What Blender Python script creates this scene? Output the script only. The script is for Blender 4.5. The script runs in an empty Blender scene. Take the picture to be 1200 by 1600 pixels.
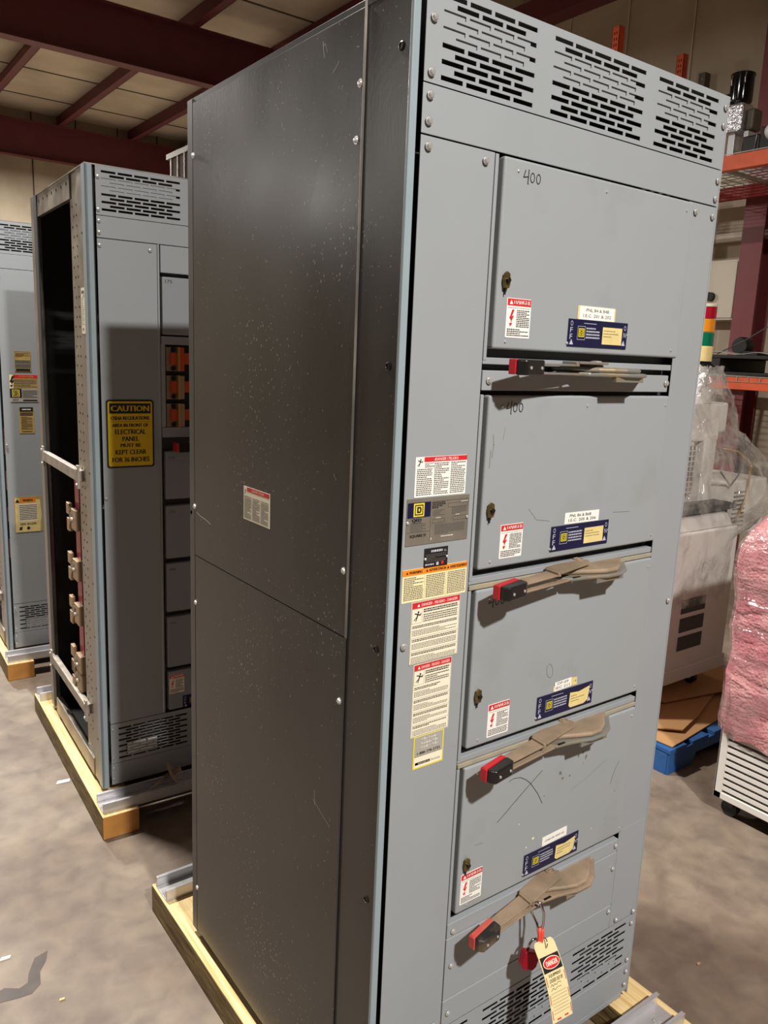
import bpy, bmesh, math, random
from mathutils import Vector, Matrix
R = math.radians
scene = bpy.context.scene
COL = scene.collection
random.seed(7)

# ------------------------------------------------------------------ camera
cam_d = bpy.data.cameras.new('camera')
cam = bpy.data.objects.new('camera', cam_d)
COL.objects.link(cam)
cam_d.sensor_fit = 'HORIZONTAL'
cam_d.sensor_width = 36.0
cam_d.lens = 36.0 * 1244.758 / 1200.0
cam_d.clip_start = 0.05
_y, _p, _r = 0.6393, -0.1954, 0.0413
_f = Vector((math.sin(_y) * math.cos(_p), math.cos(_y) * math.cos(_p), math.sin(_p)))
_rt = Vector((math.cos(_y), -math.sin(_y), 0))
_u = _rt.cross(_f)
_r2 = math.cos(_r) * _rt + math.sin(_r) * _u
_u2 = -math.sin(_r) * _rt + math.cos(_r) * _u
cam.matrix_world = Matrix(((_r2.x, _u2.x, -_f.x, -0.8494), (_r2.y, _u2.y, -_f.y, -1.1149),
                           (_r2.z, _u2.z, -_f.z, 1.8435), (0, 0, 0, 1)))
scene.camera = cam

# ------------------------------------------------------------------ world, lamps, exposure
world = bpy.data.worlds.new('world')
scene.world = world
world.use_nodes = True
world.node_tree.nodes['Background'].inputs[0].default_value = (0.8, 0.85, 1.0, 1)
world.node_tree.nodes['Background'].inputs[1].default_value = 0.02
scene.view_settings.view_transform = 'Standard'
scene.view_settings.look = 'None'
scene.view_settings.exposure = -0.10
scene.view_settings.gamma = 1.0
scene.view_settings.use_curve_mapping = False

def lamp(loc, power, size=0.3, color=(1, 0.955, 0.90)):
    d = bpy.data.lights.new('bay_or_fill_light', 'AREA')
    d.shape = 'DISK'; d.size = size; d.energy = power; d.color = color
    o = bpy.data.objects.new('bay_or_fill_light', d)
    o.location = loc
    COL.objects.link(o)
    return o
lamp((-0.30, -3.84, 5.26), 680)
lamp((-0.40, 2.90, 5.26), 400)
lamp((-0.40, 9.70, 5.26), 700)
lamp((3.0, 14.2, 5.3), 520)  # unseen fill lamp added to brighten the ceiling and far wall
lamp((-8.5, 9.0, 5.3), 380)  # unseen lamp added on the left as fill
lamp((-8.5, 15.0, 5.3), 300)  # second added fill lamp on the left, out of view

# ------------------------------------------------------------------ materials
def lin(h):
    h = h.lstrip('#')
    out = []
    for i in (0, 2, 4):
        c = int(h[i:i + 2], 16) / 255
        out.append(c / 12.92 if c <= 0.04045 else ((c + 0.055) / 1.055) ** 2.4)
    return (*out, 1)

def mat(name, col, rough=0.5, metal=0.0, var=0.0, vscale=8.0, col2=None, bump=0.0, bscale=60.0,
        rvar=0.0, alpha=1.0, spec=0.5, specks=None, stretch=(1, 1, 1), coat=0.0, detail=4, ramp=(0.35, 0.7),
        specscale=55.0, specthr=0.06):
    m = bpy.data.materials.new(name); m.use_nodes = True
    nt = m.node_tree; N = nt.nodes; L = nt.links
    b = N['Principled BSDF']
    c1 = lin(col) if isinstance(col, str) else (*col, 1)
    b.inputs['Base Color'].default_value = c1
    b.inputs['Roughness'].default_value = rough
    b.inputs['Metallic'].default_value = metal
    b.inputs['Specular IOR Level'].default_value = spec
    b.inputs['Coat Weight'].default_value = coat
    b.inputs['Alpha'].default_value = alpha
    tc = N.new('ShaderNodeTexCoord'); mp = N.new('ShaderNodeMapping')
    mp.inputs['Scale'].default_value = stretch
    L.new(tc.outputs['Object'], mp.inputs[0])
    cur = None
    if var > 0 or col2:
        n = N.new('ShaderNodeTexNoise'); n.inputs['Scale'].default_value = vscale; n.inputs['Detail'].default_value = detail
        L.new(mp.outputs[0], n.inputs[0])
        cr = N.new('ShaderNodeValToRGB')
        cr.color_ramp.elements[0].position = ramp[0]; cr.color_ramp.elements[1].position = ramp[1]
        c2 = lin(col2) if col2 else tuple(max(0, x * (1 - var)) for x in c1[:3]) + (1,)
        cr.color_ramp.elements[0].color = c1; cr.color_ramp.elements[1].color = c2
        L.new(n.outputs[0], cr.inputs[0]); cur = cr.outputs[0]
        if rvar > 0:
            mr = N.new('ShaderNodeMapRange')
            mr.inputs['To Min'].default_value = max(0.02, rough - rvar); mr.inputs['To Max'].default_value = min(1, rough + rvar)
            mr.inputs['From Min'].default_value = 0.3; mr.inputs['From Max'].default_value = 0.7
            L.new(n.outputs[0], mr.inputs[0]); L.new(mr.outputs[0], b.inputs['Roughness'])
    if specks:
        v = N.new('ShaderNodeTexVoronoi'); v.inputs['Scale'].default_value = specscale
        n2 = N.new('ShaderNodeTexNoise'); n2.inputs['Scale'].default_value = 3.0
        L.new(tc.outputs['Object'], n2.inputs[0])
        mpa = N.new('ShaderNodeMapping'); mpa.inputs['Scale'].default_value = (1, 1.3, 0.7)
        nd = N.new('ShaderNodeTexNoise'); nd.inputs['Scale'].default_value = 30
        L.new(tc.outputs['Object'], nd.inputs[0])
        mx0 = N.new('ShaderNodeMix'); mx0.data_type = 'VECTOR'; mx0.inputs[0].default_value = 0.02
        L.new(tc.outputs['Object'], mx0.inputs[4]); L.new(nd.outputs[1], mx0.inputs[5])
        L.new(mx0.outputs[1], mpa.inputs[0]); L.new(mpa.outputs[0], v.inputs['Vector'])
        m1 = N.new('ShaderNodeMapRange'); m1.inputs['From Min'].default_value = 0.42; m1.inputs['From Max'].default_value = 0.68; m1.inputs['To Min'].default_value = specthr * 0.25; m1.inputs['To Max'].default_value = specthr * 1.6
        L.new(n2.outputs[0], m1.inputs[0])
        lt = N.new('ShaderNodeMath'); lt.operation = 'LESS_THAN'
        L.new(v.outputs['Distance'], lt.inputs[0]); L.new(m1.outputs[0], lt.inputs[1])
        mx = N.new('ShaderNodeMix'); mx.data_type = 'RGBA'
        L.new(lt.outputs[0], mx.inputs[0])
        if cur: L.new(cur, mx.inputs[6])
        else: mx.inputs[6].default_value = c1
        mx.inputs[7].default_value = lin(specks)
        cur = mx.outputs[2]
    if cur: L.new(cur, b.inputs['Base Color'])
    if bump > 0:
        n3 = N.new('ShaderNodeTexNoise'); n3.inputs['Scale'].default_value = bscale; n3.inputs['Detail'].default_value = 3
        L.new(mp.outputs[0], n3.inputs[0])
        bp = N.new('ShaderNodeBump'); bp.inputs['Strength'].default_value = bump; bp.inputs['Distance'].default_value = 0.01
        L.new(n3.outputs[0], bp.inputs['Height']); L.new(bp.outputs[0], b.inputs['Normal'])
    return m

M = {}
M['grey'] = mat('grey_enamel', '#989da1', 0.42, var=0.07, vscale=3, rvar=0.06, bump=0.02, bscale=220)
M['grey2'] = mat('grey_enamel_door', '#979c9f', 0.42, vscale=5, col2='#8d9091', rvar=0.06, bump=0.02, bscale=220, ramp=(0.55, 0.8))
M['bluegrey'] = mat('blue_grey_edge_enamel', '#93a1a8', 0.38, var=0.08, vscale=6)
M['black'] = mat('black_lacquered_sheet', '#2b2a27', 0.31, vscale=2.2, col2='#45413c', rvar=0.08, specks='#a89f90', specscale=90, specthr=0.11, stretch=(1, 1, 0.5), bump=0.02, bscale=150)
M['black_edge'] = mat('black_trim', '#2a2927', 0.3, var=0.2)
M['postgrey'] = mat('worn_dark_steel', '#5b5854', 0.4, metal=0.3, vscale=7, col2='#454340')
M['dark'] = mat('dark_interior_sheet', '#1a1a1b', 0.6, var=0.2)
M['darkgrey'] = mat('dark_grey_sheet', '#3a3b3c', 0.55, var=0.1)
M['galv'] = mat('galvanised_steel', '#8d8880', 0.38, metal=0.75, vscale=9, col2='#a39b8f', rvar=0.1, bump=0.02, bscale=40)
M['alu'] = mat('bare_steel_channel', '#d2d1d4', 0.33, metal=0.6, vscale=12, col2='#b8b6b6', rvar=0.08, stretch=(0.3, 1, 1))
M['screw'] = mat('zinc_screw', '#dedddb', 0.25, metal=0.65)
M['brass'] = mat('aged_brass', '#8d7c50', 0.35, metal=0.8, var=0.4, vscale=60)
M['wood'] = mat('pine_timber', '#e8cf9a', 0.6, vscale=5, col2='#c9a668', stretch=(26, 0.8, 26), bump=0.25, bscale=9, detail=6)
M['wood_side'] = mat('shaded_rough_pine', '#8a7347', 0.75, vscale=14, col2='#5f4c2c', stretch=(3, 0.6, 3), bump=0.35, bscale=20, specks='#3a2d18', specscale=26, specthr=0.1)  # rough beam sides, shade from grazing light put into the brown
M['wood_end'] = mat('sawn_end_grain', '#c48a43', 0.7, vscale=9, col2='#a56f31')
M['dust'] = mat('dust_coated_zinc', '#a08a74', 0.65, metal=0.15, vscale=14, col2='#857460', bump=0.1, bscale=90)
M['dustledge'] = mat('dusty_ledge', '#a2987f', 0.85, vscale=30, col2='#8f8c80')
M['cast'] = mat('cast_zinc', '#969792', 0.4, metal=0.5, vscale=16, col2='#a1937b', ramp=(0.42, 0.62), bump=0.05)
M['red'] = mat('red_plastic', '#c01c28', 0.4, var=0.1)
M['reddust'] = mat('dusty_red_plastic', '#c04a42', 0.6, vscale=18, col2='#9b8266', ramp=(0.45, 0.75))
M['blackp'] = mat('black_plastic', '#171616', 0.32, bump=0.06, bscale=150)
M['blackdust'] = mat('dusty_black_plastic', '#1a1817', 0.5, vscale=9, col2='#6f614e', ramp=(0.48, 0.62))
M['white'] = mat('white_label_paper', '#f2f0e8', 0.55)
M['cream'] = mat('cream_label_paper', '#f3e6b4', 0.55)
M['ivory'] = mat('ivory_label_paper', '#efe8cf', 0.55)
M['tagcard'] = mat('buff_tag_card', '#e6d6a2', 0.5, var=0.06, vscale=20)
M['yellowed'] = mat('yellowed_label_paper', '#e9d38e', 0.6, var=0.15, vscale=30)
M['yellow'] = mat('yellow_ink', '#e8d52c', 0.5)
M['safety'] = mat('safety_yellow', '#e9c414', 0.45)
M['ink'] = mat('black_ink', '#1b1a1c', 0.5)
M['inkg'] = mat('grey_print_ink', '#5c5852', 0.6)
M['inkl'] = mat('pale_print_ink', '#b9bac6', 0.5)
M['lred'] = mat('red_ink', '#d3232b', 0.5)
M['orangei'] = mat('orange_ink', '#ee8a1e', 0.5)
M['navy'] = mat('navy_plate', '#14163c', 0.35)
M['plate'] = mat('brushed_nameplate', '#8b8377', 0.4, metal=0.3, vscale=20, col2='#7d766c')
M['greylab'] = mat('grey_print', '#a8a49a', 0.5)
M['tan'] = mat('tan_faded_label', '#b89c57', 0.6, var=0.2, vscale=40)
M['copper'] = mat('orange_copper_fuse_clip', '#d4572e', 0.4, metal=0.3, var=0.2)
M['fuseyel'] = mat('brass_fuse_blade', '#c29b52', 0.4, metal=0.4)
M['crimson'] = mat('crimson_insulated_busbar', '#a3122f', 0.4)
M['clamp'] = mat('tan_busbar_clamp', '#a98f70', 0.45, metal=0.3)
M['rail'] = mat('whitewashed_steel_rail', '#b7ada0', 0.5, metal=0.3, vscale=20, col2='#938b80')
M['lockred'] = mat('red_anodised_padlock', '#a5132a', 0.3, metal=0.4)
M['chrome'] = mat('polished_steel', '#c9c7c4', 0.15, metal=1.0)
M['vinyl'] = mat('red_vinyl_dip', '#e0493b', 0.35)
M['concrete'] = None
M['maroon'] = mat('maroon_primer_steel', '#6b3038', 0.55, var=0.15, vscale=4)
M['maroonb'] = mat('maroon_column_steel', '#7d3a3c', 0.5, var=0.1, vscale=4)
M['orange'] = mat('orange_rack_enamel', '#d85a2c', 0.45, vscale=9, col2='#c4502a', bump=0.02)
M['rackred'] = mat('red_rack_enamel', '#8e1f1c', 0.5, var=0.1)
M['wire'] = mat('zinc_wire', '#b5b0a8', 0.35, metal=0.7)
M['foil'] = mat('crumpled_foil', '#cfcfd2', 0.18, metal=0.9, bump=1.0, bscale=38)
M['gloss'] = mat('gloss_black_enamel', '#0f1012', 0.12)
M['pallet'] = mat('blue_pallet_paint', '#1d5599', 0.6, vscale=9, col2='#35608f', bump=0.15, bscale=24, specks='#8f8f84', specscale=18, specthr=0.05, stretch=(1, 1, 1))
M['card'] = mat('cardboard', '#b58a5b', 0.8, vscale=2, col2='#a97f52')
M['beige'] = mat('light_grey_machine_enamel', '#d2cdc7', 0.4, var=0.03, vscale=3)
M['box'] = mat('ivory_panel_enamel', '#cfc6b3', 0.5, vscale=2.5, col2='#bfb5a2', ramp=(0.5, 0.8))
M['vent'] = mat('charcoal_grille', '#4c4846', 0.6)
M['green'] = mat('green_lens', '#0b6b4c', 0.2)
M['amber'] = mat('amber_lens', '#dd8a22', 0.2)
M['redl'] = mat('red_lens', '#a3122c', 0.2)
M['rubber'] = mat('black_rubber', '#161514', 0.6)
M['stain'] = mat('damp_oil_stain', '#3d332d', 0.45, vscale=20, col2='#4a3e35')
M['louvre'] = mat('white_louvre_enamel', '#e0dbd4', 0.4)
M['brownp'] = mat('brown_board', '#5a4028', 0.8, var=0.2)
M['strut'] = mat('brown_perforated_strut', '#5b5044', 0.5)
M['scuff'] = mat('brown_scuff', '#6f6c58', 0.7)
M['scuff2'] = mat('olive_smear', '#88866f', 0.7)
M['scratch'] = mat('bare_scratch', '#c9c4b8', 0.5)
M['greydoor'] = mat('grey_enamel_darker', '#8c9195', 0.42, var=0.05, vscale=4, rvar=0.05)  # slightly darker grey for the rear cabinet doors

def concrete():
    m = bpy.data.materials.new('worn_concrete'); m.use_nodes = True
    nt = m.node_tree; N = nt.nodes; L = nt.links; b = N['Principled BSDF']
    tc = N.new('ShaderNodeTexCoord')
    def noise(s, d, dist=0.0):
        n = N.new('ShaderNodeTexNoise'); n.inputs['Scale'].default_value = s; n.inputs['Detail'].default_value = d
        n.inputs['Distortion'].default_value = dist
        L.new(tc.outputs['Object'], n.inputs[0]); return n
    def ramp(n, a, ca, bb, cb):
        r = N.new('ShaderNodeValToRGB'); r.color_ramp.elements[0].position = a; r.color_ramp.elements[1].position = bb
        r.color_ramp.elements[0].color = lin(ca); r.color_ramp.elements[1].color = lin(cb)
        L.new(n.outputs[0], r.inputs[0]); return r
    r1 = ramp(noise(2.2, 8, 0.3), 0.38, '#72655a', 0.64, '#8a7c6c')
    r2 = ramp(noise(11, 8, 0.4), 0.3, '#62554c', 0.7, '#998b79')
    mx = N.new('ShaderNodeMix'); mx.data_type = 'RGBA'; mx.inputs[0].default_value = 0.5
    L.new(r1.outputs[0], mx.inputs[6]); L.new(r2.outputs[0], mx.inputs[7])
    r3 = ramp(noise(1.3, 6, 0.8), 0.42, '#ffffff', 0.58, '#d6cdc8')
    mm = N.new('ShaderNodeMix'); mm.data_type = 'RGBA'; mm.blend_type = 'MULTIPLY'; mm.inputs[0].default_value = 0.8
    L.new(mx.outputs[2], mm.inputs[6]); L.new(r3.outputs[0], mm.inputs[7])
    L.new(mm.outputs[2], b.inputs['Base Color'])
    b.inputs['Roughness'].default_value = 0.55
    bp = N.new('ShaderNodeBump'); bp.inputs['Strength'].default_value = 0.15; bp.inputs['Distance'].default_value = 0.01
    nn = noise(9, 6); L.new(nn.outputs[0], bp.inputs['Height']); L.new(bp.outputs[0], b.inputs['Normal'])
    return m
M['concrete'] = concrete()
M['loadslat'] = mat('dusty_film_ridge', '#5d5248', 0.6)
M['loadbody'] = mat('dark_wrapped_goods', '#3d3330', 0.6)
M['wallm'] = mat('beige_wall_panel', '#bdb09a', 0.8, vscale=1.5, col2='#a99b85', bump=0.2, bscale=25)
M['walld'] = mat('dark_brown_wall', '#5a5047', 0.8)  # unseen walls coloured dark to cut the bounced fill
M['insul'] = mat('cream_roof_insulation', '#d3c8b6', 0.8, vscale=1.2, col2='#bbae9a', bump=0.6, bscale=3)
M['seam'] = mat('dark_seam_tape', '#4e453b', 0.8)
M['wseam'] = mat('pale_wall_seam', '#c8bda9', 0.7)

def film(name, base, fac_lo, fac_hi, tint=(1, 1, 1), scale=6.0, bump=0.8, stretch=(1, 1, 1), rough=0.12):
    m = bpy.data.materials.new(name); m.use_nodes = True
    nt = m.node_tree; N = nt.nodes; L = nt.links; b = N['Principled BSDF']; out = N['Material Output']
    b.inputs['Base Color'].default_value = lin(base); b.inputs['Roughness'].default_value = rough
    tr = N.new('ShaderNodeBsdfTransparent'); tr.inputs[0].default_value = (*tint, 1)
    tc = N.new('ShaderNodeTexCoord'); mp = N.new('ShaderNodeMapping'); mp.inputs['Scale'].default_value = stretch
    L.new(tc.outputs['Object'], mp.inputs[0])
    n = N.new('ShaderNodeTexNoise'); n.inputs['Scale'].default_value = scale; n.inputs['Detail'].default_value = 6
    n.inputs['Distortion'].default_value = 1.5
    L.new(mp.outputs[0], n.inputs[0])
    mr = N.new('ShaderNodeMapRange'); mr.inputs['From Min'].default_value = 0.38; mr.inputs['From Max'].default_value = 0.66
    mr.inputs['To Min'].default_value = fac_lo; mr.inputs['To Max'].default_value = fac_hi
    L.new(n.outputs[0], mr.inputs[0])
    n2 = N.new('ShaderNodeTexNoise'); n2.inputs['Scale'].default_value = scale * 2.0; n2.inputs['Detail'].default_value = 3
    n2.inputs['Distortion'].default_value = 2.0
    L.new(mp.outputs[0], n2.inputs[0])
    bp = N.new('ShaderNodeBump'); bp.inputs['Strength'].default_value = bump; bp.inputs['Distance'].default_value = 0.03
    L.new(n2.outputs[0], bp.inputs['Height']); L.new(bp.outputs[0], b.inputs['Normal'])
    gl = N.new('ShaderNodeBsdfGlossy'); gl.inputs['Roughness'].default_value = rough; L.new(bp.outputs[0], gl.inputs['Normal'])
    mg = N.new('ShaderNodeMixShader'); mg.inputs[0].default_value = 0.55
    L.new(b.outputs[0], mg.inputs[1]); L.new(gl.outputs[0], mg.inputs[2])
    ms = N.new('ShaderNodeMixShader')
    L.new(mr.outputs[0], ms.inputs[0]); L.new(tr.outputs[0], ms.inputs[1]); L.new(mg.outputs[0], ms.inputs[2])
    L.new(ms.outputs[0], out.inputs[0])
    return m
M['film'] = film('clear_stretch_film', '#f4f1ec', 0.08, 0.62, scale=3.5, stretch=(1.6, 1.6, 1), rough=0.16)
M['filmp'] = film('clear_film_over_bubble_wrap', '#e7c0c4', 0.04, 0.42, scale=2.5, stretch=(1, 1, 4), rough=0.12, bump=0.6)

def bubble():
    m = bpy.data.materials.new('pink_bubble_wrap'); m.use_nodes = True
    nt = m.node_tree; N = nt.nodes; L = nt.links; b = N['Principled BSDF']
    tc = N.new('ShaderNodeTexCoord')
    n = N.new('ShaderNodeTexNoise'); n.inputs['Scale'].default_value = 9; n.inputs['Detail'].default_value = 5
    L.new(tc.outputs['Object'], n.inputs[0])
    r = N.new('ShaderNodeValToRGB')
    r.color_ramp.elements[0].position = 0.35; r.color_ramp.elements[1].position = 0.7
    r.color_ramp.elements[0].color = lin('#c8787f'); r.color_ramp.elements[1].color = lin('#ecb4b2')
    L.new(n.outputs[0], r.inputs[0]); L.new(r.outputs[0], b.inputs['Base Color'])
    b.inputs['Roughness'].default_value = 0.22
    v = N.new('ShaderNodeTexVoronoi'); v.inputs['Scale'].default_value = 85
    L.new(tc.outputs['Object'], v.inputs['Vector'])
    mp = N.new('ShaderNodeMapping'); mp.inputs['Scale'].default_value = (1, 1, 3.5); mp.inputs['Rotation'].default_value = (R(12), 0, 0)
    L.new(tc.outputs['Object'], mp.inputs[0])
    n2 = N.new('ShaderNodeTexNoise'); n2.inputs['Scale'].default_value = 4.5; n2.inputs['Detail'].default_value = 4; n2.inputs['Distortion'].default_value = 0.8
    L.new(mp.outputs[0], n2.inputs[0])
    ad = N.new('ShaderNodeMath'); ad.operation = 'MULTIPLY_ADD'; ad.inputs[1].default_value = -0.18
    L.new(v.outputs['Distance'], ad.inputs[0]); L.new(n2.outputs[0], ad.inputs[2])
    bp = N.new('ShaderNodeBump'); bp.inputs['Strength'].default_value = 0.7; bp.inputs['Distance'].default_value = 0.03
    L.new(ad.outputs[0], bp.inputs['Height']); L.new(bp.outputs[0], b.inputs['Normal'])
    return m
M['bubble'] = bubble()

# ------------------------------------------------------------------ helpers
SH = [Vector((0, 0, 0))]          # offset taken off every vertex while a thing is built in floor coordinates

class MB:
    def __init__(s):
        s.v = []; s.f = []; s.m = []; s.mats = []
    def mi(s, m):
        m = M[m] if isinstance(m, str) else m
        if m not in s.mats: s.mats.append(m)
        return s.mats.index(m)
    def add(s, vs, fs, m):
        k = len(s.v); i = s.mi(m)
        s.v += [tuple(p) for p in vs]
        for f in fs:
            s.f.append(tuple(k + a for a in f)); s.m.append(i)
        return s
    def box(s, x0, x1, y0, y1, z0, z1, m, T=None):
        vs = [(x, y, z) for x in (x0, x1) for y in (y0, y1) for z in (z0, z1)]
        if T: vs = [T @ Vector(p) for p in vs]
        return s.add(vs, [(0, 1, 3, 2), (4, 6, 7, 5), (0, 4, 5, 1), (2, 3, 7, 6), (0, 2, 6, 4), (1, 5, 7, 3)], m)
    def prism(s, poly, a0, a1, m, axis='z', T=None, caps=True):
        n = len(poly)
        def P(p, a):
            q = {'z': (p[0], p[1], a), 'y': (p[0], a, p[1]), 'x': (a, p[0], p[1])}[axis]
            return (T @ Vector(q)) if T else q
        vs = [P(p, a0) for p in poly] + [P(p, a1) for p in poly]
        fs = [(i, (i + 1) % n, n + (i + 1) % n, n + i) for i in range(n)]
        if caps: fs += [tuple(range(n))[::-1], tuple(range(n, 2 * n))]
        return s.add(vs, fs, m)
    def cyl(s, c, axis, r, h, m, n=20, r2=None, T=None):
        r2 = r if r2 is None else r2
        vs = []
        for k, (rr, a) in enumerate(((r, 0), (r2, h))):
            for i in range(n):
                t = 2 * math.pi * i / n; p, q = rr * math.cos(t), rr * math.sin(t)
                o = {'z': (p, q, a), 'y': (p, a, q), 'x': (a, p, q)}[axis]
                vs.append(Vector(c) + Vector(o))
        if T: vs = [T @ v for v in vs]
        fs = [(i, (i + 1) % n, n + (i + 1) % n, n + i) for i in range(n)] + [tuple(range(n))[::-1], tuple(range(n, 2 * n))]
        return s.add(vs, fs, m)
    def lathe(s, c, prof, m, n=24, axis='z'):
        vs = []
        for r, a in prof:
            for i in range(n):
                t = 2 * math.pi * i / n
                o = {'z': (r * math.cos(t), r * math.sin(t), a), 'y': (r * math.cos(t), a, r * math.sin(t)), 'x': (a, r * math.cos(t), r * math.sin(t))}[axis]
                vs.append(Vector(c) + Vector(o))
        fs = []
        for k in range(len(prof) - 1):
            fs += [(k * n + i, k * n + (i + 1) % n, (k + 1) * n + (i + 1) % n, (k + 1) * n + i) for i in range(n)]
        fs += [tuple(range(n))[::-1], tuple(range((len(prof) - 1) * n, len(prof) * n))]
        return s.add(vs, fs, m)
    def tube(s, pts, r, m, n=8, closed=False):
        pts = [Vector(p) for p in pts]; N_ = len(pts); vs = []
        up = Vector((0.13, 0.31, 0.94)).normalized(); prev = None
        for i, p in enumerate(pts):
            a = pts[(i - 1) % N_] if (i > 0 or closed) else p
            b = pts[(i + 1) % N_] if (i < N_ - 1 or closed) else p
            t = (b - a).normalized()
            if prev is None:
                x = t.cross(up)
                if x.length < 0.1: x = t.cross(Vector((1, 0, 0)))
            else: x = prev - t * prev.dot(t)
            x.normalize(); prev = x; y = t.cross(x)
            rr = r[i] if isinstance(r, (list, tuple)) else r
            for k in range(n):
                q = 2 * math.pi * k / n
                vs.append(p + x * rr * math.cos(q) + y * rr * math.sin(q))
        fs = []
        for i in range(N_ if closed else N_ - 1):
            j = (i + 1) % N_
            fs += [(i * n + k, i * n + (k + 1) % n, j * n + (k + 1) % n, j * n + k) for k in range(n)]
        if not closed: fs += [tuple(range(n))[::-1], tuple(range((N_ - 1) * n, N_ * n))]
        return s.add(vs, fs, m)
    def grid_plate(s, x0, x1, z0, z1, y0, y1, holes, m):
        xs = sorted({x0, x1, *[h[0] for h in holes], *[h[1] for h in holes]})
        zs = sorted({z0, z1, *[h[2] for h in holes], *[h[3] for h in holes]})
        xs = [x for x in xs if x0 <= x <= x1]; zs = [z for z in zs if z0 <= z <= z1]
        def solid(i, j):
            if i < 0 or j < 0 or i >= len(xs) - 1 or j >= len(zs) - 1: return False
            cx, cz = (xs[i] + xs[i + 1]) / 2, (zs[j] + zs[j + 1]) / 2
            return not any(h[0] < cx < h[1] and h[2] < cz < h[3] for h in holes)
        for j in range(len(zs) - 1):
            i = 0
            while i < len(xs) - 1:
                if not solid(i, j): i += 1; continue
                k = i
                while solid(k + 1, j): k += 1
                a, b, c, d = xs[i], xs[k + 1], zs[j], zs[j + 1]
                s.add([(a, y0, c), (b, y0, c), (b, y0, d), (a, y0, d), (a, y1, c), (b, y1, c), (b, y1, d), (a, y1, d)],
                      [(0, 1, 2, 3), (7, 6, 5, 4), (0, 4, 5, 1), (3, 2, 6, 7), (0, 3, 7, 4), (1, 5, 6, 2)], m)
                i = k + 1
        return s
    def build(s, name, parent=None, bevel=0.0, smooth=False, seg=2, subsurf=0):
        me = bpy.data.meshes.new(name)
        o3 = SH[0]
        me.from_pydata([(p[0] - o3.x, p[1] - o3.y, p[2] - o3.z) for p in s.v], [], s.f)
        for m in s.mats: me.materials.append(m)
        for p, i in zip(me.polygons, s.m): p.material_index = i
        bm = bmesh.new(); bm.from_mesh(me); bmesh.ops.recalc_face_normals(bm, faces=bm.faces); bm.to_mesh(me); bm.free()
        o = bpy.data.objects.new(name, me); COL.objects.link(o)
        if parent: o.parent = parent
        if bevel > 0:
            bv = o.modifiers.new('bevel', 'BEVEL'); bv.width = bevel; bv.segments = seg; bv.limit_method = 'ANGLE'; bv.angle_limit = R(40)
        if smooth:
            for p in me.polygons: p.use_smooth = True
            if smooth == 'auto':
                for p in me.polygons: p.use_smooth = True
                me.set_sharp_from_angle(angle=R(35))
        if subsurf:
            ss = o.modifiers.new('sub', 'SUBSURF'); ss.levels = subsurf; ss.render_levels = subsurf
        return o

def empty(name, loc, label, cat, rz=0.0, group=None):
    o = bpy.data.objects.new(name, None); COL.objects.link(o)
    o.location = loc; o.rotation_euler = (0, 0, rz); o.empty_display_size = 0.05
    return tag(o, label, cat, group)
def tag(o, label, cat, group=None):
    o['label'] = label; o['category'] = cat
    if group: o['group'] = group
    return o
def struct(o): o['kind'] = 'structure'; return o

_T = {}
def text_geo(body):
    if body in _T: return _T[body]
    cu = bpy.data.curves.new('t', 'FONT'); cu.body = body; cu.size = 1; cu.resolution_u = 2; cu.align_x = 'CENTER'
    cu.space_line = 1.05
    ob = bpy.data.objects.new('t', cu); COL.objects.link(ob)
    dg = bpy.context.evaluated_depsgraph_get(); ev = ob.evaluated_get(dg); me = ev.to_mesh()
    vs = [tuple(v.co[:2]) for v in me.vertices]; fs = [tuple(p.vertices) for p in me.polygons]
    ev.to_mesh_clear(); bpy.data.objects.remove(ob); bpy.data.curves.remove(cu)
    xs = [v[0] for v in vs] or [0, 1]; ys = [v[1] for v in vs] or [0, 1]
    x0, x1, y0, y1 = min(xs), max(xs), min(ys), max(ys)
    vs = [((x - (x0 + x1) / 2) / (x1 - x0), (y - (y0 + y1) / 2) / (y1 - y0)) for x, y in vs]
    _T[body] = (vs, fs, (x1 - x0) / (y1 - y0)); return _T[body]

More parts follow.
